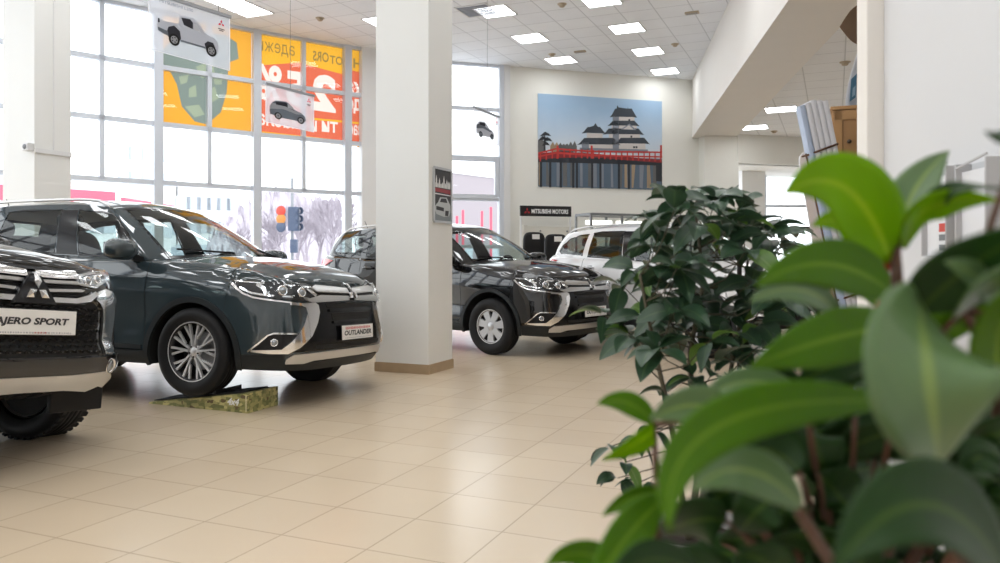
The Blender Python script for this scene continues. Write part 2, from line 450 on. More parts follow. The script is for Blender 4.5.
def MBbox(m,M,d,mi=0):
    V=[M@Vector((x*d[0]/2,y*d[1]/2,z*d[2]/2)) for x,y,z in ((-1,-1,-1),(1,-1,-1),(1,1,-1),(-1,1,-1),(-1,-1,1),(1,-1,1),(1,1,1),(-1,1,1))]
    m.add(V,[[3,2,1,0],[4,5,6,7],[0,1,5,4],[1,2,6,5],[2,3,7,6],[3,0,4,7]],mi)
def wheel(root,x,y,z,side,kind,R,W,steer=0,block=.004):
    """tyre with its rim as a sub-part; local +z of the lathe points out of the car"""
    rim=R*.70 if kind!='cover' else R*.625
    T=Matrix.Translation((x,y,z))@Matrix.Rotation(math.radians(steer),4,'Z')@Matrix.Rotation(PI/2*(1 if side<0 else -1),4,'X')
    m=MB(); h=W/2
    prof=[(rim-.012,-h*.78),(rim,-h*.86),(rim+.03,-h*.98),((R+rim)/2,-h*1.02),(R-.035,-h*.96),(R-.012,-h*.84),(R-.003,-h*.7),(R,-h*.45)]
    for q in (-.27,0,.27): prof+=[(R,h*(q-.03)),(R-.009,h*(q-.022)),(R-.009,h*(q+.022)),(R,h*(q+.03))]
    prof+=[(R,h*.45),(R-.003,h*.7),(R-.012,h*.84),(R-.035,h*.96),((R+rim)/2,h*1.02),(rim+.03,h*.98),(rim,h*.86),(rim-.012,h*.78)]
    m.lathe(prof,72,T)
    for k in range(46 if kind=='six' else 0):
        for sg in (-1,1):
            a=2*PI*(k+(.5 if sg>0 else 0))/46
            MBbox(m,T@Matrix.Rotation(a,4,'Z')@Matrix.Translation((R-.010+block,0,sg*h*.66))@Matrix.Rotation(sg*.22,4,'Y'),(.016,.030,h*.40))
    w=m.build('wheel',M_RUB,root)
    r=MB(); f=h*.80
    r.lathe([(rim-.02,-h*.8),(rim-.03,-h*.3),(rim-.035,.0),(rim-.022,f-.006),(rim+.006,f),(rim+.004,f-.012)],64,T,1)       # barrel and lip
    r.lathe([(rim-.016,f+.001),(rim+.008,f+.0005)],64,T,0)
    r.lathe([(.0,-h*.35),(rim*.62,-h*.35)],48,T,2); r.lathe([(rim*.62,-h*.35),(rim*.62,-h*.5)],48,T,2)    # brake disc
    r.lathe([(.0,-h*.55),(rim-.02,-h*.55)],48,T,3)
    dep=f-.022
    if kind=='alloy':
        for k in range(5):
            a=2*PI*k/5+PI/2
            for sg in (-1,1):
                p=[(.045,sg*.003),(.045,sg*.022),(.125,sg*.032),(rim-.012,sg*.058),(rim-.012,sg*.038),(.125,sg*.017)]
                if sg<0: p=p[::-1]
                r.prism(rotpoly(p,a),.022,T@Matrix.Translation((0,0,dep-.016)),0)
                q=[(.108,sg*.024),(.098,sg*.036),(rim-.018,sg*.128),(rim-.010,sg*.108)]
                if sg<0: q=q[::-1]
                r.prism(rotpoly(q,a),.018,T@Matrix.Translation((0,0,dep-.020)),0)
        r.lathe([(.0,dep+.004),(.026,dep+.004),(.030,dep),(.052,dep-.006),(.056,dep-.03)],32,T,0)
        for k in range(5):
            a=2*PI*(k+.5)/5+PI/2; r.lathe([(.0,.008),(.006,.008),(.008,0)],10,T@Matrix.Translation((.043*math.cos(a),.043*math.sin(a),dep-.006)),3)
    elif kind=='cover':
        r.lathe([(.0,dep+.012),(.05,dep+.010),(.056,dep+.004),(rim*.5,dep+.006)],48,T,4)
        for k in range(7):
            a=2*PI*k/7+.2
            p=[(.04,-.03),(rim*.5,-.040),(rim-.03,-.052),(rim-.012,-.066),(rim-.012,.066),(rim-.03,.052),(rim*.5,.040),(.04,.03)]
            r.prism(rotpoly(p,a),.022,T@Matrix.Translation((0,0,dep-.014)),4)
        r.lathe([(rim-.03,dep+.008),(rim-.004,f+.003)],64,T,4)
        r.lathe([(.0,dep-.016),(rim-.02,dep-.016)],48,T,3)
    else:
        for k in range(6):
            a=2*PI*k/6
            p=[(.05,-.024),(rim-.012,-.036),(rim-.012,.036),(.05,.024)]
            r.prism(rotpoly(p,a),.024,T@Matrix.Translation((0,0,dep-.02)),0)
        r.lathe([(.0,dep+.004),(.05,dep+.002),(.075,dep-.01),(.08,dep-.03)],32,T,0)
        r.lathe([(rim-.03,-h*.75),(rim-.05,-h*.2),(.12,-h*.05),(.0,-h*.05)],48,T,5)
    r.build('rim',[M_ALLOY,M_ALLOYD,M_DISC,M_DARK,M_COVER,M_SATIN],w)
    return w
def diamonds(c,r):
    """three-lozenge badge, one polygon per lozenge"""
    out=[]
    for k in range(3):
        a=PI/2+k*2*PI/3; h=.56
        out.append([(c[0]+d*math.cos(b),c[1]+d*math.sin(b)) for d,b in ((r*.06,a),(r*h,a-PI/6),(r*.97,a),(r*h,a+PI/6))])
    return out
def badge(parent,fn,c,r,off,m=M_CHROME,thick=.012,name='badge'):
    V=[];Fc=[];N=[]
    mb=MB()
    for P in diamonds(c,r):
        top=[fn(u,v)+fnormal(fn,u,v)*off for u,v in P]; mid=fn(sum(p[0] for p in P)/4,sum(p[1] for p in P)/4)
        n=fnormal(fn,P[0][0],P[0][1]); bot=[t-n*thick for t in top]; ctr=sum(top,Vector())/4+n*thick*.5
        Fs=[[4,0,1],[4,1,2],[4,2,3],[4,3,0]]+[[i,5+i,5+(i+1)%4,(i+1)%4] for i in range(4)]
        mb.add(top+[ctr]+bot,Fs)
    return mb.build(name,m,parent)
def plate(parent,loc,rot,w,h,lines,frame=M_BLACK,name='number_plate'):
    """board with printed lines: (text, width, height, x, y, material, shear)"""
    mb=MB(); R=rot.to_matrix().to_4x4() if isinstance(rot,Euler) else rot
    M=Matrix.Translation(loc)@R
    mb.box((0,0,0),(w,h,.006),mi=0,bev=.002)
    mb.box((0,0,-.004),(w+.012,h+.012,.006),mi=1,bev=.002)
    mats=[M_PLATE,frame]
    for (t,tw,th,x,y,mm,sh) in lines:
        if mm not in mats: mats.append(mm)
        k=mats.index(mm)
        if t is None:
            rnd=random.Random(int(tw*1e4)); px=-tw/2
            while px<tw/2-.01:
                ww=rnd.uniform(.010,.022); mb.box((x+px+ww*.28,y,.0034),(ww*.5,th*rnd.uniform(.55,1),.0008),mi=k); px+=ww
            continue
        V,Fc=text_geo(t,.1,.004,shear=sh); V=fit(V,tw,th)
        mb.add([Vector((v.x+x,v.y+y,.0042)) for v in V],Fc,k)
    mb.V=[M@v for v in mb.V]
    return mb.build(name,mats,parent)
def face_rot(normal,up=Vector((0,0,1))):
    """rotation whose z looks along the normal and y stays up"""
    z=Vector(normal).normalized(); x=up.cross(z).normalized(); y=z.cross(x)
    return Matrix((x,y,z)).transposed().to_4x4()
def arcpts(B,cx,cz,r,a0,a1,n=24):
    return [(B.sx(cx+r*math.cos(a0+(a1-a0)*k/n)),cz+r*math.sin(a0+(a1-a0)*k/n)) for k in range(n+1)]
def lumpy(name,m,parent,c,d,seg=24,pw=2.6,rot=None):
    """rounded superellipsoid solid (cushions, mirror shells)"""
    V=[];Fc=[];ny=14
    sp=lambda a,e: math.copysign(abs(a)**e,a)
    e=2/pw
    R=rot.to_matrix() if rot else Matrix.Identity(3)
    for i in range(ny+1):
        f=-PI/2+PI*i/ny
        for k in range(seg):
            t=2*PI*k/seg
            V.append(Vector(c)+R@Vector((d[0]/2*sp(math.cos(f),e)*sp(math.cos(t),e),d[1]/2*sp(math.cos(f),e)*sp(math.sin(t),e),d[2]/2*sp(math.sin(f),e))))
    for i in range(ny):
        for k in range(seg):
            a=i*seg+k;b=i*seg+(k+1)%seg; Fc.append([a,b,b+seg,a+seg])
    return obj(name,V,Fc,m,parent,True)
def seat(parent,x,y,zf,w=.5):
    s=lumpy('seat',M_SEAT,parent,(x,y,zf+.12),(.52,w,.22),pw=4)
    lumpy('backrest',M_SEAT,s,(x-.30,y,zf+.46),(.20,w*.96,.66),pw=4,rot=Euler((0,-.28,0)))
    lumpy('headrest',M_SEAT,s,(x-.42,y,zf+.86),(.11,.27,.19),pw=3.5,rot=Euler((0,-.2,0)))
def cabin(B,root,dash_x,zf):
    sp=B.sp; c=B.crv(B.gb,0)
    d=MB()
    pr=cat([(dash_x+.38,c.z-.045),(dash_x+.12,c.z-.03),(dash_x-.05,c.z-.05),(dash_x-.12,c.z-.14),(dash_x-.05,c.z-.34),(dash_x+.1,c.z-.42)],5)
    n=len(pr); W=.70; V=[(x,-W,z) for x,z in pr]+[(x,W,z) for x,z in pr]
    V=[(x+ (0.0),y,z) for x,y,z in V]
    d.add(V,[[i,i+1,n+i+1,n+i] for i in range(n-1)]+[list(range(n))[::-1],list(range(n,2*n))],0,True); dash=d.build('dashboard',M_BLACK,root)
    s=MB(); Ms=Matrix.Translation((dash_x-.22,.37,c.z-.10))@Matrix.Rotation(-PI/2+.45,4,'Y')
    ring=[Ms@Vector((.185*math.cos(a),.185*math.sin(a),0)) for a in [2*PI*k/32 for k in range(33)]]
    s.tube(ring,.016,8)
    for a in (0,PI,-PI/2): s.bar(Ms@Vector((0,0,-.01)),Ms@Vector((.18*math.cos(a+PI/2),.18*math.sin(a+PI/2),0)),.05,.02)
    s.lathe([(0,.02),(.06,.015),(.07,-.02)],20,Ms)
    s.build('steering_wheel',M_BLACK,root)
    for y in (-.37,.37): seat(root,dash_x-.95,y,zf)
    b=lumpy('rear_bench',M_SEAT,root,(dash_x-1.85,0,zf+.14),(.5,1.25,.22),pw=5)
    lumpy('backrest',M_SEAT,b,(dash_x-2.18,0,zf+.46),(.2,1.25,.6),pw=5,rot=Euler((0,-.25,0)))
    for y in (-.38,.38): lumpy('headrest',M_SEAT,b,(dash_x-2.28,y,zf+.82),(.1,.26,.15),pw=3.5)
    grid('headliner',B.R,.02,.98,12,-.98,.98,12,M_LINER,root,off=-.03,flip=True)
    k=B.G(0,.90); mm=lumpy('inner_mirror',M_BLACK,root,(k.x-.08,0,k.z-.05),(.03,.24,.065),pw=3)
def under(root,B,x0,x1,z):
    u=MB(); u.box(((x0+x1)/2,0,z+.05),(x1-x0,1.16,.10),bev=.03); u.box((-1.33,0,z+.08),(1.72,1.66,.08),bev=.02)
    for x in (0,-B.sp['wb']): u.tube([(x,-.72,B.sp['wr']),(x,.72,B.sp['wr'])],.04,12)
    u.build('underbody',M_DARK,root)
def arches(B,root,W_in=.55,flare=.045,m=M_TRIM,off=.014,za=.27):
    r=B.sp['arch']; zc=B.sp['wr']
    for cx in (0,-B.sp['wb']):
        a0=-math.asin(min(.99,(zc-za)/r)); a1=PI-a0
        for sg in (-1,1):
            line=[(sg*u,v) for u,v in arcpts(B,cx,zc,r+flare/2-.004,a0,a1,40)]
            strip('arch_moulding',line,flare,B.P,m,root,off,thick=.03)
            V=[];Fc=[]
            for u,v in arcpts(B,cx,zc,r,a0,a1,30):
                p=B.P(sg*u,v); V+=[p,Vector((p.x,sg*W_in,p.z))]
            n=len(V)//2; Fc=[[2*i,2*i+1,2*i+3,2*i+2] for i in range(n-1)]
            V.append(Vector((cx,sg*W_in,zc))); Fc+=[[len(V)-1,2*i+1,2*i+3] for i in range(n-1)]
            obj('wheel_well',V,Fc,M_DARK,root)
def side_panels(B,root,pm,fd,bd,rd,qx,zlo,tip,gap=.004,zn=.25,zs=.275,za=.27,zr=.30):
    """wings, doors (front edge fd, split bd, rear edge list rd), quarters; mirrored"""
    r=B.sp['arch']; zc=B.sp['wr']; wb=B.sp['wb']; S=B.sx; out={}
    aL=math.asin((zlo-zc)/r)
    topline=lambda a,b,n=14:[(a+(b-a)*k/n,B.top(a+(b-a)*k/n)-.001) for k in range(n+1)]
    bump=arcpts(B,0,zc,r,math.asin((za-zc)/r),math.radians(44),12)
    half=[(0,zn),(.5,zn),(.9,zn+.01)]+bump+[(tip[0],tip[1]),(tip[0]-.01,B.top(tip[0]-.01)-.001)]
    t=topline(tip[0]-.03,0)
    poly=half+t[:-1]+[(0,B.top(0)-.001)]
    full=[(-u,v) for u,v in half+t[:-1]][::-1]
    full=[(-u,v) for u,v in t[:-1]][::-1]+[(-u,v) for u,v in half[1:]][::-1]+[(0,zn)]+half[1:]+t[:-1]+[(0,B.top(0)-.001)]
    out['nose']=panel('front_bumper',full,B.P,pm,root,step=.045)
    for sg in (1,-1):
        f=(lambda p:p) if sg>0 else mir
        wing=[(bump[-1][0]+gap,bump[-1][1]+gap)]+arcpts(B,0,zc,r,math.radians(45),PI-aL,26)+[(S(fd)-gap,zlo)]+[(S(fd)-gap,B.top(S(fd))-.001)]+topline(S(fd)-gap-.02,tip[0]+gap)+[(tip[0]+gap,tip[1])]
        panel('front_wing',f(wing),B.P,pm,root,step=.05)
        d1=[(S(fd)+gap,zlo),(S(bd)-gap,zlo)]+topline(S(bd)-gap,S(fd)+gap)
        out['fdoor',sg]=panel('front_door',f(d1),B.P,pm,root,step=.06)
        rl=[(S(x),z) for x,z in rd]
        d2=[(S(bd)+gap,zlo)]+[(u-gap,z) for u,z in rl]+topline(rl[-1][0]-gap,S(bd)+gap)
        out['rdoor',sg]=panel('rear_door',f(d2),B.P,pm,root,step=.06)
        # lower front tongue between door and arch follows the arch from the sill up
        tongue=arcpts(B,-wb,zc,r,aL,math.radians(52),12)
        q=[(u+gap,z) for u,z in rl][::-1]+[p for p in tongue]+arcpts(B,-wb,zc,r,math.radians(54),PI-math.asin((zr-zc)/r),30)+[(S(qx),zr),(S(qx),B.top(S(qx))-.001)]+topline(S(qx)-.02,rl[-1][0]+gap)[:-1]
        panel('rear_quarter',f(q),B.P,pm,root,step=.06)
        sill=[(arcpts(B,0,zc,r,PI-aL,PI-aL,1)[0][0]+.02,zlo-.006),(arcpts(B,0,zc,r,PI-aL,PI-aL,1)[0][0]+.03,zs)]
        s1=S(-wb+r*math.cos(aL))-.02
        sill=sill+[(s1,zs),(s1,zlo-.006)]
        panel('sill',f(sill),B.P,M_TRIM,root,step=.07,off=.006,thick=.03)
        shell=[(0,zn),(.9,zn+.01)]+arcpts(B,0,zc,r,math.asin((za-zc)/r),PI-math.asin((za-zc)/r),30)+[(S(-.7),za)]+arcpts(B,-wb,zc,r,math.asin((za-zc)/r),PI-math.asin((zr-zc)/r),30)+[(B.S,zr)]+[(B.S*(1-k/40),B.top(B.S*(1-k/40))-.03) for k in range(41)]
        panel('inner_body',f(shell),B.P,M_DARK,root,step=.09,off=-.016)
    zt=zr+.40; s0=S(qx)+gap; s1=2*B.S-s0
    panel('rear_bumper',[(s0+(s1-s0)*k/40,zr) for k in range(41)]+[(s1-(s1-s0)*k/40,zt) for k in range(41)],B.P,pm,root,step=.07)
    panel('tailgate',[(s0+(s1-s0)*k/40,zt+.01) for k in range(41)]+[(s1-(s1-s0)*k/40,B.top(s1-(s1-s0)*k/40)-.001) for k in range(41)],B.P,pm,root,step=.07)
    return out
def glasshouse(B,root,pm,wins,A=1.72,D=7.4,pil=(3.84,4.14),priv=M_PRIV):
    n=B.gn
    ws=[(-A,.055),(-A*.99,.935)]+[(-A+2*A*k/16,.935+.03*math.sin(PI*k/16)) for k in range(1,16)]+[(A*.99,.935),(A,.055)]+[(A-2*A*k/16,.055-.03*math.sin(PI*k/16)) for k in range(1,16)]
    panel('windscreen',ws,B.G,M_CGLASS,root,step=.16,ystep=.1,off=-.002)
    fr=[(-A-.06,.0),(-A-.06,.999)]+[(-A+2*A*k/12,.999) for k in range(13)]+[(A+.06,.999),(A+.06,0)]+[(A-2*A*k/12,0) for k in range(13)]
    panel('windscreen_surround',fr,B.G,M_BLACKG,root,holes=[ws],step=.16,ystep=.1)
    for sg in (1,-1):
        f=(lambda p:p) if sg>0 else mir
        side=[(A+.02,0)]+[(A+.02+(D-A-.02)*k/30,0) for k in range(1,31)]+[(D-(D-A-.02)*k/30,.999) for k in range(31)]
        panel('pillars',f(side),B.G,pm,root,holes=[f(w) for w in wins],step=.12,ystep=.07)
        for i,w in enumerate(wins):
            panel('side_window',f(w),B.G,M_CGLASS if i==0 else priv,root,step=.14,ystep=.1,off=-.003)
            strip('window_trim',f(w),.035,B.G,M_BLACKG,root,off=.0015,closed=True)
        panel('pillar_cover',f([(pil[0],.03),(pil[1],.03),(pil[1],.88),(pil[0],.88)]),B.G,M_BLACKG,root,step=.1,off=.002)
    rw=[(D+.15,.14),(2*n-D-.15,.14),(2*n-D-.25,.86),(D+.25,.86)]
    panel('rear_surround',[(D+(2*n-2*D)*k/20,0) for k in range(21)]+[(2*n-D-(2*n-2*D)*k/20,.999) for k in range(21)],B.G,pm,root,holes=[rw],step=.12,ystep=.1)
    panel('rear_window',rw,B.G,priv,root,step=.14,ystep=.1,off=-.003)
    grid('roof',B.R,0,1,26,-1,1,26,pm,root)
    for sg in (-1,1):
        m=MB(); pts=[]
        for k in range(25):
            u=2.75+(6.7-2.75)*k/24; p=B.G(sg*u,1); h=.045*min(1,min(k,24-k)/3)
            pts.append(p+Vector((0,-sg*.02,h)))
        m.tube(pts,.013,10); m.build('roof_rail',M_SATIN,root)
        m=MB(); c=B.G(.25 if sg<0 else 1.25,.02); t=B.G(-.75 if sg<0 else .1,.09)
        m.bar(B.G(.95*sg+.35,.03)+Vector((.015,0,.02)),B.G(.95*sg-.65,.12)+Vector((.03,0,.02)),.016,.016); m.build('wiper',M_BLACK,root)
    m=MB(); p=B.R(.93,0); m.tube([p,p+Vector((-.10,0,.17))],[.008,.004],8); m.lathe([(0,.02),(.02,.012),(.03,0)],14,Matrix.Translation(p)); m.build('antenna',M_BLACK,root)
def mirror_(B,root,pm,x,z,yo=.985):
    for sg in (-1,1):
        h=lumpy('door_mirror',pm,root,(x,sg*yo,z),(.19,.30,.175),pw=2.7,rot=Euler((0,0,-sg*.15)))
        m=MB(); m.bar((x-.01,sg*(yo-.10),z-.05),(x+.02,sg*.80,z-.085),.09,.045); m.build('mirror_foot',M_BLACK,h)
        m=MB(); m.prism([(-.10,-.055),(.10,-.055),(.10,.055),(-.10,.055)],.004,Matrix.Translation((x-.078,sg*yo,z))@face_rot((-1,0,0))); m.build('mirror_glass',M_CHROME,h)
        lumpy('indicator',M_SATIN,h,(x+.055,sg*(yo+.02),z-.01),(.05,.19,.02),pw=2.5)
def handle(B,door,x,z,sg,pm):
    s=B.sx(x); w=.105
    panel('handle_recess_shade',[(sg*(s+a*.07),z+b*.03) for a,b in ((-1,0),(-.7,-1),(.7,-1),(1,0),(.7,1),(-.7,1))],B.P,M_DARK,door,step=.05,off=.0015)  # flat dark patch, shade of the hollow put into its colour
    p0=B.P(sg*(s-w),z); n=fnormal(B.P,sg*s,z); p1=B.P(sg*(s+w),z)
    m=MB(); pts=[p0,p0+n*.03+(p1-p0)*.1,p0+n*.036+(p1-p0)*.5,p0+n*.03+(p1-p0)*.9,p1]
    m.tube(pts,[.009,.013,.014,.013,.009],10); m.build('handle',pm,door)
def lamp_unit(parent_root,fn,poly,lenses,name='headlight',strips=(),base=None):
    """lamp: dark bright-edged bowl, round projectors, clear cover"""
    h=panel(name,poly,fn,base or M_ALLOYD,parent_root,step=.05,off=.003)
    for u,v,r in lenses:
        p=fn(u,v); n=fnormal(fn,u,v); n=(n+Vector((.7,0,0))).normalized(); m=MB(); T=Matrix.Translation(p+n*.004)@face_rot(n)
        m.lathe([(0,.020),(r*.5,.017),(r*.8,.006)],24,T,0); m.lathe([(r*.8,.006),(r*.95,.014),(r*1.15,.010),(r*1.2,-.004)],24,T,1)
        m.build('projector',[mat('lens_white',(.30,.33,.36),.04,.6,1),M_CHROME],h)
    for line,w in strips: strip('reflector',line,w,fn,M_CHROME,h,off=.009)
    panel('cover',poly,fn,M_LENS,h,step=.06,off=.016,thick=.014)
    return h
# ------------------------------------------------------------------ the crossover
def crossover(M,pm,label,category,group,wheels,lines,plate_mirror=False,rises=(0,0,0,0)):
    B=finish_rings(Body(dict(OUT))); root=empty('crossover_car'); root.matrix_world=M
    tag(root,label,category,group)
    S=B.sx
    parts=side_panels(B,root,pm,-.475,-1.458,[(-2.17,.39),(-2.19,.52),(-2.27,.72),(-2.38,.86),(-2.41,1.0),(-2.41,1.19)],-3.42,.385,(1.235,.972))
    arches(B,root)
    hood=grid('bonnet',B.H,0.0,1,30,-.988,.988,44,pm,root,off=.001)
    strip('bonnet_gap',[(-.64+1.28*k/30,B.top(-.64+1.28*k/30)-.022) for k in range(31)],.016,B.P,M_DARK,root,off=.002)
    for sg in (-1,1): strip('bonnet_gap',[(k/20,sg*.985) for k in range(21)],.016,B.H,M_DARK,root,off=.002)
    W1=[(2.45,.04),(2.27,.50),(2.34,.78),(2.55,.86),(3.1,.885),(3.82,.885),(3.82,.03)]
    W2=[(4.16,.04),(4.14,.885),(4.7,.885),(4.92,.86),(4.95,.06)]
    W3=[(5.12,.09),(5.09,.83),(5.5,.82),(6.15,.70),(6.45,.45),(6.5,.22),(6.3,.10)]
    glasshouse(B,root,pm,[W1,W2,W3])
    mirror_(B,root,pm,-.63,1.20,1.0)
    for sg in (-1,1):
        handle(B,parts['fdoor',sg],-1.27,1.03,sg,pm); handle(B,parts['rdoor',sg],-2.22,1.06,sg,pm)
        f=(lambda p:p) if sg>0 else mir
        panel('door_lower_trim',f([(S(-.50),.392),(S(-1.44),.392),(S(-1.44),.415),(S(-.9),.43),(S(-.50),.425)]),B.P,M_TRIM,parts['fdoor',sg],step=.06,off=.008,thick=.01)
        # lamps
        hl=[(.46,.893),(.56,.922),(.75,.936),(1.0,.952),(1.225,.967),(1.17,.905),(1.07,.848),(.91,.824),(.62,.800),(.44,.825)]
        lamp_unit(root,B.P,f(hl),[(sg*.62,.868,.034),(sg*.80,.882,.036)],strips=[(f([(.50,.90),(.75,.922),(1.0,.938),(1.20,.955)]),.010),(f([(.93,.85),(.96,.90),(1.02,.932)]),.03),(f([(.55,.82),(.75,.835),(.92,.842),(1.06,.862),(1.15,.905)]),.014),(f([(.47,.84),(.55,.90)]),.03)])
        strip('chrome_lip',f([(1.215,.935),(1.17,.895),(1.12,.858),(1.035,.825),(.907,.808),(.71,.786),(.60,.775)]),[.004,.010,.012,.012,.014,.016,.02],B.P,M_CHROME,root,off=.012,thick=.014)
        sh=[(.74,.790),(.62,.780),(.50,.786),(.470,.765),(.462,.71),(.490,.63),(.555,.524),(.66,.438),(.75,.396),(.9,.400),(1.03,.412),(1.03,.424),(.80,.428),(.735,.478),(.672,.545),(.628,.610),(.590,.70),(.60,.748),(.65,.764),(.74,.770)]
        panel('chrome_shield',f(sh),B.P,M_CHROME,root,step=.035,off=.022,thick=.03)
        rec=[(1.05,.414),(.965,.470),(.873,.548),(.68,.540),(.75,.47),(.80,.43)]
        fr=panel('fog_recess',f(rec),B.P,M_BLACK,root,step=.05,off=.002)
        strip('chrome_fog_trim',f([(1.06,.410),(.969,.477),(.905,.535),(.86,.552),(.68,.545)]),.012,B.P,M_CHROME,root,off=.012,thick=.012)
        p=B.P(sg*.855,.480); n=(fnormal(B.P,sg*.855,.48)+Vector((.4,0,0))).normalized(); m=MB(); T=Matrix.Translation(p+n*.003)@face_rot(n)
        m.lathe([(0,.010),(.016,.009),(.022,.004)],20,T,0); m.lathe([(.022,.004),(.026,.010),(.031,.0)],20,T,1); m.build('fog_lamp',[mat('lens_white',(.30,.33,.36),.04,.6,1),M_CHROME],root)
        panel('lower_cladding',f([(.77,.386),(1.10,.384)]+arcpts(B,0,B.sp['wr'],B.sp['arch']+.005,math.asin((.384-.352)/.437),math.asin((.27-.352)/.437),6)+[(.9,.262),(.78,.258)]),B.P,M_TRIM,root,step=.06,off=.006,thick=.02)
        tl=[(S(-3.06),1.165),(S(-3.3),1.19),(S(-3.55),1.19),(B.S-.42,1.17),(B.S-.42,1.06),(S(-3.5),1.04),(S(-3.3),1.08)]
        panel('tail_lamp',f(tl),B.P,M_RED,root,step=.06,off=.012,thick=.02)
        panel('rear_cladding',f(arcpts(B,-2.67,.352,.437,PI-.1,PI-math.asin((.30-.352)/.437),4)+[(B.S,.30),(B.S,.42),(S(-3.3),.40)]),B.P,M_TRIM,root,step=.07,off=.008,thick=.02)
    # nose
    low=[(0,.79),(.46,.79),(.462,.71),(.49,.63),(.555,.524),(.66,.438),(.72,.402),(.3,.405),(0,.405)]
    nose=panel('lower_grille',low+[(-u,v) for u,v in low[1:-1]][::-1],B.P,M_BLACKG,root,step=.05,off=.003)
    for z0,z1,w in ((.742,.776,.36),(.640,.700,.30),(.415,.452,.50)):
        panel('grille_slot',[(-w,z0+.008),(-w+.05,z0),(w-.05,z0),(w,z0+.008),(w+.01,z1),(-w-.01,z1)],B.P,M_DARK,nose,step=.06,off=.006)
    for z,w in ((.722,.34),(.625,.30)): strip('grille_bar',[(-w+2*w*k/16,z) for k in range(17)],.020,B.P,M_BLACKG,nose,off=.016,thick=.014)
    g=[(0,.80),(.40,.800),(.46,.83),(.47,.885),(.40,.908),(0,.893)]
    gr=panel('grille',g+[(-u,v) for u,v in g[1:-1]][::-1],B.P,M_BLACK,root,step=.05,off=.003)
    for sg in (1,-1):
        f=(lambda p:p) if sg>0 else mir
        panel('chrome_bar',f([(.03,.856),(.03,.886),(.25,.898),(.44,.908),(.50,.899),(.46,.870),(.25,.862)]),B.P,M_SATIN,gr,step=.04,off=.018,thick=.016)
        panel('chrome_bar',f([(.05,.802),(.05,.836),(.25,.840),(.43,.844),(.60,.812),(.52,.788),(.3,.794)]),B.P,M_SATIN,gr,step=.04,off=.018,thick=.016)
    badge(gr,B.P,(0,.858),.080,.040)
    sk=[(0,.398),(.3,.396),(.70,.386),(.76,.35),(.765,.315),(.6,.312),(.5,.33),(0,.335)]
    panel('skid_plate',sk+[(-u,v) for u,v in sk[1:-1]][::-1],B.P,M_SATIN,root,step=.05,off=.012,thick=.03)
    lv=[(0,.335),(.6,.312),(.78,.315),(.78,.258),(.5,.25),(0,.25)]
    panel('bumper_valance',lv+[(-u,v) for u,v in lv[1:-1]][::-1],B.P,M_TRIM,root,step=.06,off=.005)
    p=B.P(.03,.535); plate(root,Vector((p.x+.022,p.y,p.z)),face_rot((1,0,.05)),.50,.118,lines)
    # wheels, underside and cabin
    for i,(x,sg) in enumerate(((0,-1),(0,1),(-2.67,-1),(-2.67,1))):
        wheel(root,x,sg*.785,.352+rises[i],sg,wheels,.352,.225)
    under(root,B,-3.5,.72,.25); cabin(B,root,-.55,.62)
    return root
PLATE_OUT=[('OUTLANDER',.44,.042,0,-.004,M_INK,.15),(None,.40,.026,0,.036,M_REDINK,0),(None,.42,.008,0,-.046,M_GREYINK,0)]
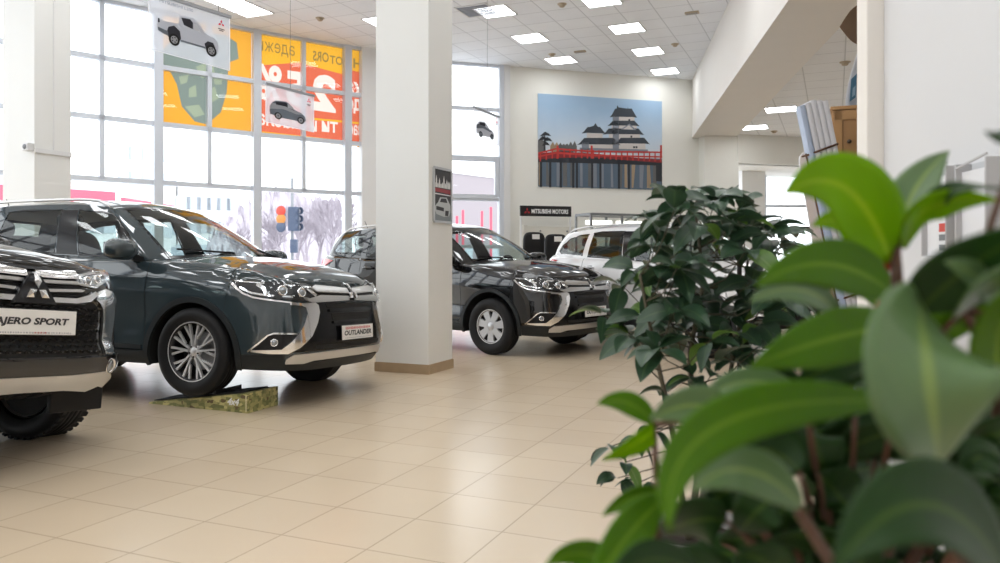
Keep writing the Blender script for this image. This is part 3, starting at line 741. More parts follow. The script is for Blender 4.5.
# ------------------------------------------------------------------ the tall off-roader
OFF=dict(
 outline=[(.855,0),(.85,.25),(.825,.50),(.765,.70),(.64,.835),(.44,.905),(.15,.925),(-.6,.915),(-1.5,.905),(-2.4,.905),(-2.9,.895),(-3.3,.865),(-3.62,.79),(-3.80,.64),(-3.88,.36),(-3.90,0)],
 stations=[(0,[(.25,-.20),(.36,-.10),(.44,-.03),(.52,0),(.60,0),(.66,-.03),(.80,-.04),(.92,-.05),(1.0,-.06),(1.06,-.08),(1.12,-.11)]),
  (.6,[(.25,-.20),(.36,-.10),(.44,-.03),(.52,0),(.60,0),(.66,-.03),(.80,-.035),(.92,-.04),(1.0,-.055),(1.06,-.08),(1.14,-.11)]),
  (.95,[(.25,-.16),(.36,-.08),(.44,-.03),(.52,0),(.64,0),(.80,-.01),(.92,-.02),(1.02,-.04),(1.08,-.06),(1.15,-.09)]),
  (('x',.3),[(.25,-.09),(.36,-.04),(.44,-.01),(.55,0),(.75,0),(.95,-.002),(1.05,-.02),(1.12,-.045),(1.2,-.08)]),
  (('x',-.4),[(.25,-.09),(.36,-.05),(.42,-.012),(.5,-.014),(.7,-.022),(.88,-.010),(.97,0),(1.05,-.012),(1.13,-.035),(1.24,-.07)]),
  (('x',-1.8),[(.25,-.09),(.36,-.05),(.42,-.012),(.5,-.014),(.7,-.022),(.88,-.010),(.98,0),(1.05,-.010),(1.13,-.03),(1.28,-.08)]),
  (('x',-3.2),[(.25,-.09),(.36,-.05),(.42,-.012),(.5,-.01),(.7,-.01),(.9,-.005),(1.0,0),(1.08,-.015),(1.2,-.05),(1.3,-.09)]),
  (-1,[(.25,-.12),(.36,-.06),(.44,-.01),(.6,0),(.74,-.01),(.8,-.06),(1.0,-.06),(1.15,-.08),(1.3,-.14)])],
 ztop=[(0,1.085),(.45,1.095),(.8,1.125),(('x',.4),1.16),(('x',.1),1.19),(('x',-.35),1.215),(('x',-.6),1.205),(('x',-1.5),1.235),(('x',-2.7),1.27),(('x',-3.3),1.30),(-1,1.30)],
 round=[(0,.05),(.6,.06),(('x',.3),.08),(('x',-.35),.07),(('x',-.75),.03),(-1,.03)],
 belt=[(-.28,0,1.26),(-.35,.40,1.255),(-.60,.0),(-.90,.004),(-1.55,.006),(-2.50,.006),(-3.10,.006),(-3.50,.01),(-3.70,.34,1.29),(-3.73,0,1.29)],
 roof=[(-1.10,0,1.745),(-1.13,.36,1.735),(-1.24,.585,1.70),(-1.38,.61,1.718),(-1.75,.635,1.745),(-2.55,.635,1.745),(-3.05,.615,1.72),(-3.38,.57,1.69),(-3.50,.30,1.70),(-3.52,0,1.705)],
 apil=2,dpil=7,bulge=.022,crown=.045,hood=(.045,.012),hoodfront=.66,wb=2.80,arch=.455,wr=.385,wheel_y=.76)

def offroader(M,pm,label,category,wheels='six'):
    B=finish_rings(Body(dict(OFF))); root=empty('offroad_car'); root.matrix_world=M
    tag(root,label,category); S=B.sx
    parts=side_panels(B,root,pm,-.52,-1.55,[(-2.28,.45),(-2.31,.60),(-2.40,.80),(-2.50,.95),(-2.53,1.1),(-2.53,1.26)],-3.58,.44,(1.16,1.05),zn=.40,zs=.36,za=.33,zr=.42)
    arches(B,root,flare=.055,za=.33)
    grid('bonnet',B.H,0,1,30,-.988,.988,44,pm,root,off=.001)
    strip('bonnet_gap',[(-.70+1.40*k/30,B.top(-.70+1.4*k/30)-.020) for k in range(31)],.018,B.P,M_DARK,root,off=.002)
    for sg in (-1,1): strip('bonnet_gap',[(k/20,sg*.985) for k in range(21)],.016,B.H,M_DARK,root,off=.002)
    W1=[(2.42,.04),(2.28,.50),(2.36,.78),(2.55,.86),(3.1,.885),(3.82,.885),(3.82,.03)]
    W2=[(4.16,.04),(4.14,.885),(4.7,.885),(4.92,.86),(4.95,.06)]
    W3=[(5.12,.09),(5.09,.83),(5.5,.82),(6.15,.72),(6.55,.50),(6.6,.22),(6.3,.10)]
    glasshouse(B,root,pm,[W1,W2,W3]); mirror_(B,root,pm,-.68,1.31,1.0)
    for sg in (-1,1):
        f=(lambda p:p) if sg>0 else mir
        handle(B,parts['fdoor',sg],-1.38,1.10,sg,M_CHROME); handle(B,parts['rdoor',sg],-2.36,1.13,sg,M_CHROME)
        hl=[(.345,1.000),(.355,1.050),(.45,1.064),(.60,1.085),(.80,1.10),(.72,1.055),(.60,1.020),(.50,.985),(.44,.992)]
        lamp_unit(root,B.P,f(hl),[(sg*.44,1.027,.026),(sg*.55,1.045,.024)],base=mat('lamp_bowl',(.62,.64,.66),.25,.8),strips=[(f([(.36,1.045),(.45,1.057),(.58,1.075)]),.010),(f([(.35,1.005),(.44,.999),(.50,.993),(.60,1.03)]),.014),(f([(.385,1.005),(.385,1.05)]),.02)])
        # chrome face: vertical blades either side of the mesh
        vb=[(.475,.915),(.50,.965),(.58,.985),(.68,.97),(.725,.915),(.715,.86),(.685,.79),(.66,.69),(.640,.597),(.61,.585),(.545,.588),(.540,.66),(.552,.79),(.545,.86),(.515,.895)]
        panel('chrome_blade',f(vb),B.P,M_CHROME,root,step=.035,off=.030,thick=.034)
        panel('side_intake',f([(.74,.93),(.76,.80),(.73,.64),(.68,.60),(.68,.70),(.705,.80)]),B.P,M_BLACK,root,step=.05,off=.003)
        p=B.P(sg*.635,.515); n=(fnormal(B.P,sg*.635,.515)+Vector((.5,0,0))).normalized(); m=MB(); T=Matrix.Translation(p+n*.012)@face_rot(n)
        m.lathe([(0,.014),(.03,.012),(.040,.005)],24,T,0); m.lathe([(.040,.005),(.046,.014),(.053,-.01)],24,T,1); m.build('fog_lamp',[mat('lens_white',(.30,.33,.36),.04,.6,1),M_CHROME],root)
        tl=[(S(-3.45),1.23),(S(-3.75),1.25),(B.S-.5,1.2),(B.S-.5,.72),(S(-3.72),.70)]
        panel('tail_lamp',f(tl),B.P,M_RED,root,step=.06,off=.012,thick=.02)
        m=MB(); m.tube([B.P(sg*S(-.5),.36)+Vector((0,0,-.04)),B.P(sg*S(-.62),.36)+Vector((0,sg*.06,-.05)),B.P(sg*S(-2.1),.36)+Vector((0,sg*.06,-.05)),B.P(sg*S(-2.25),.36)+Vector((0,0,-.04))],.035,10); m.build('side_step',M_SATIN,root)
        m=MB(); m.box((.50,sg*.70,.330),(.03,.42,.24),bev=.008); m.build('splash_guard',M_BLACK,root)
    g=[(0,.90),(.36,.905),(.42,.94),(.36,1.0),(.345,1.046),(0,1.035)]
    gr=panel('grille',g+[(-u,v) for u,v in g[1:-1]][::-1],B.P,M_DARK,root,step=.05,off=.003)
    for sg in (1,-1):
        f=(lambda p:p) if sg>0 else mir
        panel('chrome_bar',f([(.03,1.018),(.03,1.044),(.2,1.050),(.345,1.058),(.35,1.028),(.2,1.020)]),B.P,M_CHROME,gr,step=.04,off=.024,thick=.022)
        panel('chrome_bar',f([(.03,.992),(.03,1.008),(.2,1.011),(.34,1.016),(.345,.998),(.2,.994)]),B.P,M_SATIN,gr,step=.04,off=.016,thick=.014)
        panel('chrome_bar',f([(.08,.941),(.08,.958),(.35,.972),(.39,.968),(.37,.955)]),B.P,M_CHROME,gr,step=.04,off=.018,thick=.016)
        for z in (.925,.975): strip('mesh_line',f([(.05+.33*k/8,z+.012*k/8) for k in range(9)]),.007,B.P,M_BLACKG,gr,off=.010,thick=.008)
    lw=[(0,.882),(.3,.886),(.42,.902),(.50,.950),(.46,.962),(.40,.936),(.3,.914),(0,.910)]
    panel('chrome_jaw',lw+[(-u,v) for u,v in lw[1:-1]][::-1],B.P,M_CHROME,root,step=.04,off=.034,thick=.03)
    bd=MB(); p=B.P(0,.952); T=Matrix.Translation(p+Vector((.03,0,0)))@face_rot(fnormal(B.P,0,.965))
    bd.prism([(-.145,-.08),(.145,-.08),(.04,.078),(-.04,.078)],.02,T@Matrix.Translation((0,0,-.01))); bd.build('badge_backing',M_ALLOYD,gr)
    badge(gr,B.P,(0,.945),.090,.060,thick=.016)
    lo=[(0,.875),(.40,.885),(.47,.905),(.53,.87),(.535,.79),(.525,.66),(.53,.585),(.3,.575),(0,.575)]
    ms=panel('lower_grille',lo+[(-u,v) for u,v in lo[1:-1]][::-1],B.P,M_DARK,root,step=.05,off=.003)
    hexm=MB()
    for r_ in range(9):
        z=.60+.031*r_
        for c_ in range(18):
            u=-.50+.0588*c_+(.0294 if r_%2 else 0)
            if abs(u)>.50: continue
            pts=[(u-.026,z),(u-.012,z+.011),(u+.012,z+.011),(u+.026,z)]
            P=[B.P(a,b)+Vector((.014,0,0)) for a,b in pts]
            for a,b in zip(P,P[1:]): hexm.bar(a,b,.006,.010)
    hexm.build('honeycomb_mesh',M_BLACKG,ms)
    bl=[(0,.565),(.4,.566),(.60,.572),(.74,.590),(.80,.53),(.76,.47),(.60,.488),(.3,.478),(0,.476)]
    panel('bumper_bar',bl+[(-u,v) for u,v in bl[1:-1]][::-1],B.P,pm,root,step=.045,off=.022,thick=.03)
    sk=[(0,.476),(.3,.476),(.56,.486),(.66,.478),(.735,.44),(.72,.385),(.62,.40),(.52,.372),(.3,.392),(0,.396)]
    panel('skid_plate',sk+[(-u,v) for u,v in sk[1:-1]][::-1],B.P,M_SATIN,root,step=.045,off=.026,thick=.04)
    u=MB(); u.box((.50,0,.36),(.46,1.0,.03),M=Matrix.Rotation(-.25,4,'Y'),bev=.01)
    for k in range(5): u.box((.62,-.3+.15*k,.352),(.12,.07,.03),M=Matrix.Rotation(-.25,4,'Y'))
    u.build('under_shield',M_BLACK,root)
    p=B.P(0,.77); plate(root,Vector((p.x+.032,p.y,p.z)),face_rot((1,0,.03)),.585,.138,[('PAJERO SPORT',.525,.050,-.022,.0,M_INK,.2),(None,.52,.010,0,-.058,M_GREYINK,0),(None,.09,.011,.05,-.058,M_REDINK,0)])
    zf=[.08,0,.08,0]
    for i,(x,sg) in enumerate(((0,-1),(0,1),(-2.80,-1),(-2.80,1))):
        wheel(root,x+(.05 if x==0 else 0),sg*(.83 if x==0 else .79),.388,sg,wheels,.388,.265,block=.005)
    under(root,B,-3.6,.30,.34); cabin(B,root,-.72,.74)
    return root
# ================================================================== setting
A_G=.406                                   # the floor grid's turn
GA=Vector((math.sin(A_G),math.cos(A_G),0)); GB=Vector((math.cos(A_G),-math.sin(A_G),0))
HC=5.5
def tiles(name,c1,c2,line,w,h,gap,p0,q0,rz,rough,bump=.3,coat=0.,spec=.5,freck=0.):
    m=bpy.data.materials.new(name); m.use_nodes=True; nt=m.node_tree; N=nt.nodes.new; L=nt.links.new; b=nt.nodes['Principled BSDF']
    tc=N('ShaderNodeTexCoord'); mp=N('ShaderNodeMapping'); mp.vector_type='TEXTURE'; mp.inputs['Rotation'].default_value=(0,0,rz)
    org=GB*p0+GA*q0; mp.inputs['Location'].default_value=org
    br=N('ShaderNodeTexBrick'); br.offset=0; br.squash=1; br.inputs['Scale'].default_value=1; br.inputs['Brick Width'].default_value=w; br.inputs['Row Height'].default_value=h
    br.inputs['Mortar Size'].default_value=gap; br.inputs['Mortar Smooth'].default_value=.15; br.inputs['Bias'].default_value=0
    br.inputs['Color1'].default_value=(*c1,1); br.inputs['Color2'].default_value=(*c2,1); br.inputs['Mortar'].default_value=(*line,1)
    L(tc.outputs['Object'],mp.inputs['Vector']); L(mp.outputs[0],br.inputs['Vector'])
    ns=N('ShaderNodeTexNoise'); ns.inputs['Scale'].default_value=1.7; ns.inputs['Detail'].default_value=6; L(tc.outputs['Object'],ns.inputs['Vector'])
    hs=N('ShaderNodeHueSaturation'); mr=N('ShaderNodeMapRange'); mr.inputs[3].default_value=.95; mr.inputs[4].default_value=1.05
    L(ns.outputs['Fac'],mr.inputs[0]); L(mr.outputs[0],hs.inputs['Value']); L(br.outputs['Color'],hs.inputs['Color']); last=hs.outputs[0]
    if freck:
        v=N('ShaderNodeTexNoise'); v.inputs['Scale'].default_value=60; v.inputs['Detail'].default_value=3; L(tc.outputs['Object'],v.inputs['Vector'])
        r=N('ShaderNodeMapRange'); r.inputs[1].default_value=.35; r.inputs[2].default_value=.6; r.inputs[3].default_value=1-freck; r.inputs[4].default_value=1; L(v.outputs['Fac'],r.inputs[0])
        h2=N('ShaderNodeHueSaturation'); L(r.outputs[0],h2.inputs['Value']); L(last,h2.inputs['Color']); last=h2.outputs[0]
    L(last,b.inputs['Base Color']); b.inputs['Roughness'].default_value=rough; b.inputs['Coat Weight'].default_value=coat; b.inputs['Specular IOR Level'].default_value=spec
    bp=N('ShaderNodeBump'); bp.inputs['Strength'].default_value=bump; bp.inputs['Distance'].default_value=.002; bp.invert=True
    L(br.outputs['Fac'],bp.inputs['Height']); L(bp.outputs[0],b.inputs['Normal'])
    return m
M_FLOOR=tiles("floor_tiles",(.635,.515,.375),(.605,.485,.35),(.42,.335,.235),.4322,.4105,.0035,-2.2056,2.7321,-A_G,.24,.25,spec=.5)
M_CEIL=tiles('ceiling_tiles',(.90,.92,.95),(.87,.89,.93),(.64,.66,.69),.6,.6,.010,.13,.21,-A_G,.85,.3,freck=.06)
M_WALL=mat('warm_white_plaster',(.80,.79,.74),.75,noise=.02,nscale=3,bump=.04)
M_WHITE=mat('white_plaster',(.80,.80,.80),.7,noise=.015,nscale=4,bump=.03)
M_BEAM=mat('cream_plaster',(.82,.79,.75),.75,noise=.02,nscale=3)
M_COLM=mat('column_paint',(.79,.79,.77),.55,noise=.015,nscale=3)
M_SKIRT=mat('skirting_tile',(.40,.29,.18),.35,noise=.12,nscale=9)
M_ALU=mat('pale_aluminium',(.64,.68,.75),.4,.1)
M_PANE=glass('window_glass',(.97,.985,.98),.04,0,.7)
M_LAMP=mat('lit_diffuser',(.9,.9,.9),.5,emit=(.95,.98,1),es=14.)
M_TUBE=mat('lit_tube',(.9,.9,.9),.5,emit=(1,.98,.9),es=2.5)
M_STEEL=mat('white_steel',(.72,.72,.72),.45)
def structure(o): o['kind']='structure'; return o
def slab(name,poly,z0,z1,m,up=True):
    mb=MB(); mb.prism(poly,z1-z0,Matrix.Translation((0,0,z0))); return structure(mb.build(name,m))
def wall(name,a,b,z0,z1,t,m,left=False):
    """upright wall from a to b, thickness t away from the room (to the right of a->b unless left)"""
    a=Vector((a[0],a[1],0)); b=Vector((b[0],b[1],0)); d=(b-a).normalized(); n=Vector((d.y,-d.x,0))*(-1 if left else 1)*t
    mb=MB(); P=[(a.x,a.y),(b.x,b.y),(b.x+n.x,b.y+n.y),(a.x+n.x,a.y+n.y)]
    mb.prism(P if not left else P[::-1],z1-z0,Matrix.Translation((0,0,z0)))
    return structure(mb.build(name,m))
fac=[(-2.72,16.02),(-3.10,15.80),(-4.60,14.72),(-5.95,13.55),(-7.28,12.34),(-8.50,11.02),(-9.6,9.6),(-10.6,8.1),(-11.4,6.5),(-12.0,4.8),(-12.4,3.05),(-12.6,1.25),(-12.6,-.55),(-12.6,-2.35),(-12.6,-4.15)]
EDGE=[(p[0]*1.006-.02,p[1]*1.006+.05) for p in fac][::-1]
slab('floor',[(-12.75,-4.35),(11,-4.35),(11,22.0),(4.9,22.0),(4.9,19.1),(-2.1,17.0)]+EDGE[::-1][:-1],-.12,0,M_FLOOR)
bl=lambda d:4.64-.1384*(18.85-d)          # beam, hall side
br_=lambda d:5.62-.1556*(18.45-d)         # beam, gallery side
slab('ceiling_hall',[(-12.75,-4.35),(bl(-4.35)+.1,-4.35),(bl(19.1)+.1,19.1),(-2.1,17.0)]+EDGE[::-1][:-1],HC,HC+.15,M_CEIL)
ZL=4.15
slab('ceiling_gallery',[(br_(-6)-.1,-6),(11,-6),(11,22.5),(br_(19)-.1,22.5)],ZL,ZL+.15,M_CEIL)
mb=MB(); mb.prism([(bl(-6),-6),(br_(-6),-6),(br_(18.9),18.9),(bl(18.9),18.9)],HC-4.10,Matrix.Translation((0,0,4.10))); structure(mb.build('ceiling_beam',M_BEAM))
# ---- back wall with the corner window
BW0=Vector((.17,17.48,0)); BWD=Vector((4.42,1.34,0)).normalized(); BWN=Vector((BWD.y,-BWD.x,0))
wall('wall_back',BW0,BW0+BWD*4.85,0,HC,.25,M_WALL,left=True)
wall('wall_gallery_end',(5.66,18.55),(10.9,20.1),3.47,ZL,.3,M_WALL,left=True)
# ---- facade: curved row of glazed sections
TR=[.12,.95,2.51,3.53,4.52,HC-.02]
wn=[0]
def window(a,b,split,posts=(True,True),zs=TR,low_split=False,vent=None):
    wn[0]+=1; a=Vector((a[0],a[1],0)); b=Vector((b[0],b[1],0)); d=(b-a); Lw=d.length; d.normalize(); n=Vector((d.y,-d.x,0))
    if n.dot(Vector((0,6,0))-a)<0: n=-n
    w=empty('window_%d'%wn[0],a); structure(w); f=MB()
    for k,on in enumerate(posts):
        if on: f.bar(Vector((0,0,0))+d*Lw*k,Vector((0,0,HC))+d*Lw*k,.15,.16,up=n)
    if split: f.bar(d*Lw*split+Vector((0,0,zs[2])),d*Lw*split+Vector((0,0,HC)),.075,.10,up=n)
    for z in zs: f.bar(Vector((0,0,z)),d*Lw+Vector((0,0,z)),.10,.08 if z>.2 else .24)
    if vent:
        u0,u1,z0,z1=vent
        for z in (z0,z1): f.bar(d*u0+Vector((0,0,z))+n*.04,d*u1+Vector((0,0,z))+n*.04,.08,.09)
        for u in (u0,u1): f.bar(d*u+Vector((0,0,z0))+n*.04,d*u+Vector((0,0,z1))+n*.04,.09,.08,up=n)
    f.build('window_frame',M_ALU,w)
    V=[Vector((0,0,.1)),d*Lw+Vector((0,0,.1)),d*Lw+Vector((0,0,HC-.02)),Vector((0,0,HC-.02))]
    o=obj('window_pane',V,[[0,1,2,3]],M_PANE,w)
    return w,a,d,Lw,n
secs=[]
for i in range(1,len(fac)-1): secs.append(window(fac[i],fac[i+1],.5,(i==1,True)))
secs0=window(fac[0],fac[1],None,(False,False))
wall('wall_pier',(-2.05,16.30),(-2.72,16.02),0,HC,.3,M_WHITE)
mb=MB(); mb.prism([(-2.80,15.86),(-1.95,16.28),(-2.05,16.5),(-2.95,16.08)],HC); structure(mb.build('wall_corner_pier',M_WHITE))
bwin=window(BW0-BWD*2.05,BW0-BWD*.14,None,(True,True),[.12,1.45-.0,2.50,3.42,4.50,HC-.02],vent=(.15,1.78,2.56,3.38))
mb=MB(); c=BW0-BWD*.04; mb.box((c.x,c.y,HC/2),(.14,.2,HC),rz=math.atan2(BWD.y,BWD.x)); structure(mb.build('trim_1',M_STEEL))
wall('wall_rear',(-12.7,-4.2),(11,-4.2),0,HC,.2,M_WHITE)
wall('wall_right',(10.8,-4.2),(10.8,22),0,ZL+.2,.2,M_WHITE)
# ---- near partition on the right
PW=Vector((1.705,3.5,0)); PD=Vector((-.139,-.990,0)); PN=Vector((-.990,.139,0))
mb=MB(); a=PW; b=PW+PD*7.6; t=-PN*.12
mb.prism([(a.x,a.y),(a.x+t.x,a.y+t.y),(b.x+t.x,b.y+t.y),(b.x,b.y)],HC); structure(mb.build('wall_partition',mat('partition_paint',(.66,.66,.67),.6,noise=.015,nscale=3)))
mb=MB(); mb.box((1.665,3.50,HC/2),(.085,.10,HC),bev=.006); mb.box((1.705,3.485,HC/2),(.008,.05,HC)); structure(mb.build('trim_2',mat('casing_cream',(.80,.76,.71),.5)))
# ---- gallery end: piers and glazing
mb=MB(); mb.box((5.24,18.78,2.05),(.84,.5,4.1),rz=.1); structure(mb.build('wall_gallery_pier',M_WALL))
mb=MB(); mb.box((6.55,20.55,1.75),(.70,.45,3.5),rz=.3); structure(mb.build('wall_gallery_column',M_WHITE))
w=empty('window_%d'%(wn[0]+1),(5.2,21.4,0)); structure(w); f=MB()
for x in (0,1.0,1.75,2.05,3.6,5.2): f.bar((x,0,0),(x,0,3.9),.09,.09,up=(0,1,0))
for z in (.1,1.0,2.62,3.62,3.9): f.bar((0,0,z),(5.5,0,z),.08,.08)
f.build('window_frame',M_ALU,w); obj('window_pane',[(0,0,0),(5.5,0,0),(5.5,0,3.9),(0,0,3.9)],[[0,1,2,3]],M_PANE,w)
slab('ceiling_soffit',[(5.0,18.6),(10.9,20.1),(10.9,22),(5.0,22)],3.47,3.62,M_WALL)
# ---- columns
def column(name,corner,w,dp,z1,groove=False):
    c=empty(name,(corner[0],corner[1],0)); structure(c); a=Vector((0,0,0)); P=[a,a+GA*dp,a+GA*dp-GB*w,a-GB*w]
    m=MB(); m.prism([(p.x,p.y) for p in P],z1); m.build('column_shaft',M_COLM,c)
    s=MB(); e=.012; ctr=(P[0]+P[2])/2; Q=[p+(p-ctr).normalized()*e*1.4 for p in P]; s.prism([(p.x,p.y) for p in Q],.10); s.build('column_skirting',M_SKIRT,c)
    return c
col1=column('column_front',(-.736,8.03),.632,.54,HC)
C2=Vector((-6.22,10.42,0)); col2=column('column_left',C2,.632,.54,HC)
m=MB(); z=at(0,152,10.6).z
m.bar(GA*.0+GB*.012+Vector((0,0,z)),GA*.54+GB*.012+Vector((0,0,z)),.022,.06); m.bar(GA*.27+GB*.002+Vector((0,0,z)),GA*.27+GB*.002+Vector((0,0,HC)),.008,.02)
m.build('cable_duct',M_STEEL,col2)
# ---- ceiling fittings
def ceiling_light(p,z,label,group,louvre=False,w=.6,l=.6):
    o=empty('ceiling_light',(p[0],p[1],z),-A_G); tag(o,label,'ceiling light',group)
    f=MB(); e=.018
    for s in (-1,1): f.bar((s*(w/2-e/2),-l/2,-.006),(s*(w/2-e/2),l/2,-.006),e,.02); f.bar((-w/2,s*(l/2-e/2),-.006),(w/2,s*(l/2-e/2),-.006),e,.02)
    if louvre:
        for k in range(1,6): f.bar((-w/2+w*k/6,-l/2,-.006),(-w/2+w*k/6,l/2,-.006),.006,.02)
        for k in range(1,4): f.bar((-w/2,-l/2+l*k/4,-.004),(w/2,-l/2+l*k/4,-.004),.03,.012)
    f.build('frame',M_STEEL,o)
    g=MB(); g.box((0,0,-.003),(w-.03,l-.03,.004)); g.build('diffuser',M_LAMP,o)
    return o
def at_z(px,py,z): return at(px,py,F_PX*(z-CAM_H)/(HZ-py))
vis=[(627,28,'square lit ceiling panel, third from the mural in the row nearest the beam'),(648,51,'square lit ceiling panel, second from the mural in the row nearest the beam'),(665,71,'square lit ceiling panel nearest the mural wall, beside the white beam'),
 (530,38,'square lit ceiling panel above the corner window, second from the mural wall'),(561,60,'square lit ceiling panel above the left end of the castle mural'),
 (601,0,'square lit ceiling panel cut by the top edge, in the row nearest the beam'),(495,11,'square lit ceiling panel beside the dark ceiling vent'),
 (384,21,'square lit ceiling panel half hidden by the front column')]
HL=[]
for px,py,lb in vis:
    p=at_z(px,py,HC); HL.append(p); ceiling_light(p,HC,lb,'lit ceiling panels of the hall')
p=at_z(237,5,HC); HL.append(p); ceiling_light(p,HC,'long louvred lit ceiling panel above the banner with the silver pickup',None,True,.6,1.2)
base=at_z(627,28,HC); k=0
for i in range(-9,3):
    for j in range(-11,3):
        p=base+GB*1.8*i+GA*1.8*j
        if p.y<-3.6 or p.y>17.2 or p.x>bl(p.y)-.5 or p.x<-12: continue
        # inside the glazed curve
        if any((Vector((p.x-q[0],p.y-q[1],0)).dot(sn))<.5 for (_,sa,_,_,sn) in secs for q in [sa]): continue
        pr=(500+F_PX*p.x/max(p.y,.1),HZ-F_PX*(HC-CAM_H)/max(p.y,.1))
        if p.y>0 and -40<pr[0]<1040 and pr[1]>-25: continue      # the photo settles which panels show in the frame
        if any((p-h).length<1.0 for h in HL): continue
        ceiling_light(p,HC,'square lit ceiling panel over the hall, outside the picture','hall ceiling panels out of view')
for px,py,lb in ((781,109,'larger lit panel in the low gallery ceiling'),(754,127,'smaller farther lit panel in the low gallery ceiling')):
    p=at_z(px,py,ZL); ceiling_light(p,ZL,lb,'lit panels of the gallery ceiling')
for x,y in ((4.2,6.5),(6.0,9.0),(7.4,12.6),(7.6,16.0),(3.6,3.2),(5.6,4.5)): ceiling_light(Vector((x+.6,y,0)),ZL,'lit panel in the low gallery ceiling, outside the picture','gallery ceiling panels out of view')
M_BEIGE=mat('aged_beige_plastic',(.45,.37,.27),.5); M_GRILLE=mat('grey_grille',(.22,.23,.25),.5)
for px,py,z,lb in ((320,18,HC,'small round ceiling detector left of the front column'),(562,4,HC,'small round ceiling detector at the top edge of the picture'),(552,54,HC,'small round ceiling detector beside a lit panel near the mural'),(675,44,HC,'small round ceiling detector near the white beam'),(845,62,ZL,'small round detector on the low gallery ceiling near the partition'),(774,131,ZL,'small round detector on the low gallery ceiling beside the farther lit panel')):
    p=at_z(px,py,z); o=empty('ceiling_detector',(p.x,p.y,z)); tag(o,lb,'detector','ceiling detectors')
    m=MB(); m.lathe([(0,-.012),(.075,-.012),(.08,0)],24); m.build('base',M_BEIGE,o); m=MB(); m.lathe([(0,-.055),(.035,-.052),(.05,-.035),(.052,-.012)],24); m.build('sensor',M_BEIGE,o)
for px,py,lb in ((692,12,'small brown rectangular ceiling fitting near the white beam'),(580,51,'small brown rectangular ceiling fitting between the lit panels')):
    p=at_z(px,py,HC); o=empty('ceiling_speaker',(p.x,p.y,HC),-A_G); tag(o,lb,'ceiling fitting','brown ceiling fittings')
    m=MB(); m.box((0,0,-.015),(.24,.10,.03),bev=.006); m.build('housing',M_BEIGE,o); m=MB()
    for k in range(5): m.box((-.08+.04*k,0,-.032),(.02,.08,.006))
    m.build('slots',M_GRILLE,o)
p=at_z(477,10,HC); o=empty('ceiling_vent',(p.x,p.y,HC),-A_G); tag(o,'grey slatted ceiling vent right of the front column','vent')
m=MB()
for s in (-1,1): m.bar((s*.29,-.3,-.008),(s*.29,.3,-.008),.02,.02); m.bar((-.3,s*.29,-.008),(.3,s*.29,-.008),.02,.02)
m.build('frame',M_STEEL,o); m=MB(); m.box((0,0,-.002),(.56,.56,.003)); m.build('backing',M_DARK,o); m=MB()
for k in range(8): m.bar((-.27,-.245+.07*k,-.01),(.27,-.245+.07*k,-.01),.045,.008)
m.build('slats',M_GRILLE,o)
# wall sensor on the left column
q=C2-GB*.06+Vector((0,0,at(0,147,10.4).z)); o=empty('wall_sensor',q); tag(o,'small grey sensor box on the edge of the left column','sensor')
m=MB(); m.box(-GA*.045,(.11,.10,.11),rz=-A_G,bev=.012); m.build('housing',M_STEEL,o); m=MB(); m.lathe([(0,.012),(.03,.01),(.035,0)],16,Matrix.Translation(-GA*.095)@face_rot(-GA)); m.build('lens',M_GRILLE,o)
# ================================================================== things in the hall
# ---- castle photograph on the back wall
def on_back(px,off=0.):
    """point of the back wall's foot line under a pixel column"""
    k=(px-500)/F_PX; b=BW0+BWN*off; t=(k*b.y-b.x)/(BWD.x-k*BWD.y); return b+BWD*t
mL=on_back(538,.02); mR=on_back(662,.02); MW=(mR-mL).length; MZ0,MZ1=2.82,4.93; MH=MZ1-MZ0
mural=empty('wall_mural',(mL.x,mL.y,MZ0),math.atan2(BWD.y,BWD.x)); tag(mural,'large wall picture of a dark-roofed castle behind a red bridge','picture')
def mz(x,y):
    """reading of the enlarged survey photograph -> picture coordinates"""
    u=(x-85)/585; t=62+38*u; b=500+20*u; return (u*MW,(1-(y-t)/(b-t))*MH)
m=MB(); m.box((MW/2,.010,MH/2),(MW,.016,MH))
ms=bpy.data.materials.new('printed_sky'); ms.use_nodes=True; nt=ms.node_tree; tc=nt.nodes.new('ShaderNodeTexCoord'); sx=nt.nodes.new('ShaderNodeSeparateXYZ'); cr=nt.nodes.new('ShaderNodeValToRGB'); nz=nt.nodes.new('ShaderNodeTexNoise'); ad=nt.nodes.new('ShaderNodeMath'); mr=nt.nodes.new('ShaderNodeMapRange'); sc_=nt.nodes.new('ShaderNodeMath')
nz.inputs['Scale'].default_value=1.6; nz.inputs['Detail'].default_value=5; sc_.operation='MULTIPLY'; sc_.inputs[1].default_value=.35
nt.links.new(tc.outputs['Object'],sx.inputs[0]); nt.links.new(tc.outputs['Object'],nz.inputs['Vector']); nt.links.new(sx.outputs['Z'],mr.inputs[0]); mr.inputs[1].default_value=.7; mr.inputs[2].default_value=MH
nt.links.new(nz.outputs['Fac'],sc_.inputs[0]); nt.links.new(mr.outputs[0],ad.inputs[0]); nt.links.new(sc_.outputs[0],ad.inputs[1]); nt.links.new(ad.outputs[0],cr.inputs[0])
e=cr.color_ramp.elements; e[0].position=.1; e[0].color=(.70,.72,.74,1); e[1].position=1.2; e[1].color=(.33,.48,.66,1); e2=cr.color_ramp.elements.new(.55); e2.color=(.50,.61,.74,1)
nt.links.new(cr.outputs[0],nt.nodes['Principled BSDF'].inputs['Base Color']); nt.nodes['Principled BSDF'].inputs['Roughness'].default_value=.5
m.build('canvas',ms,mural)
PR=lambda n,c:mat('print_'+n,c,.5)
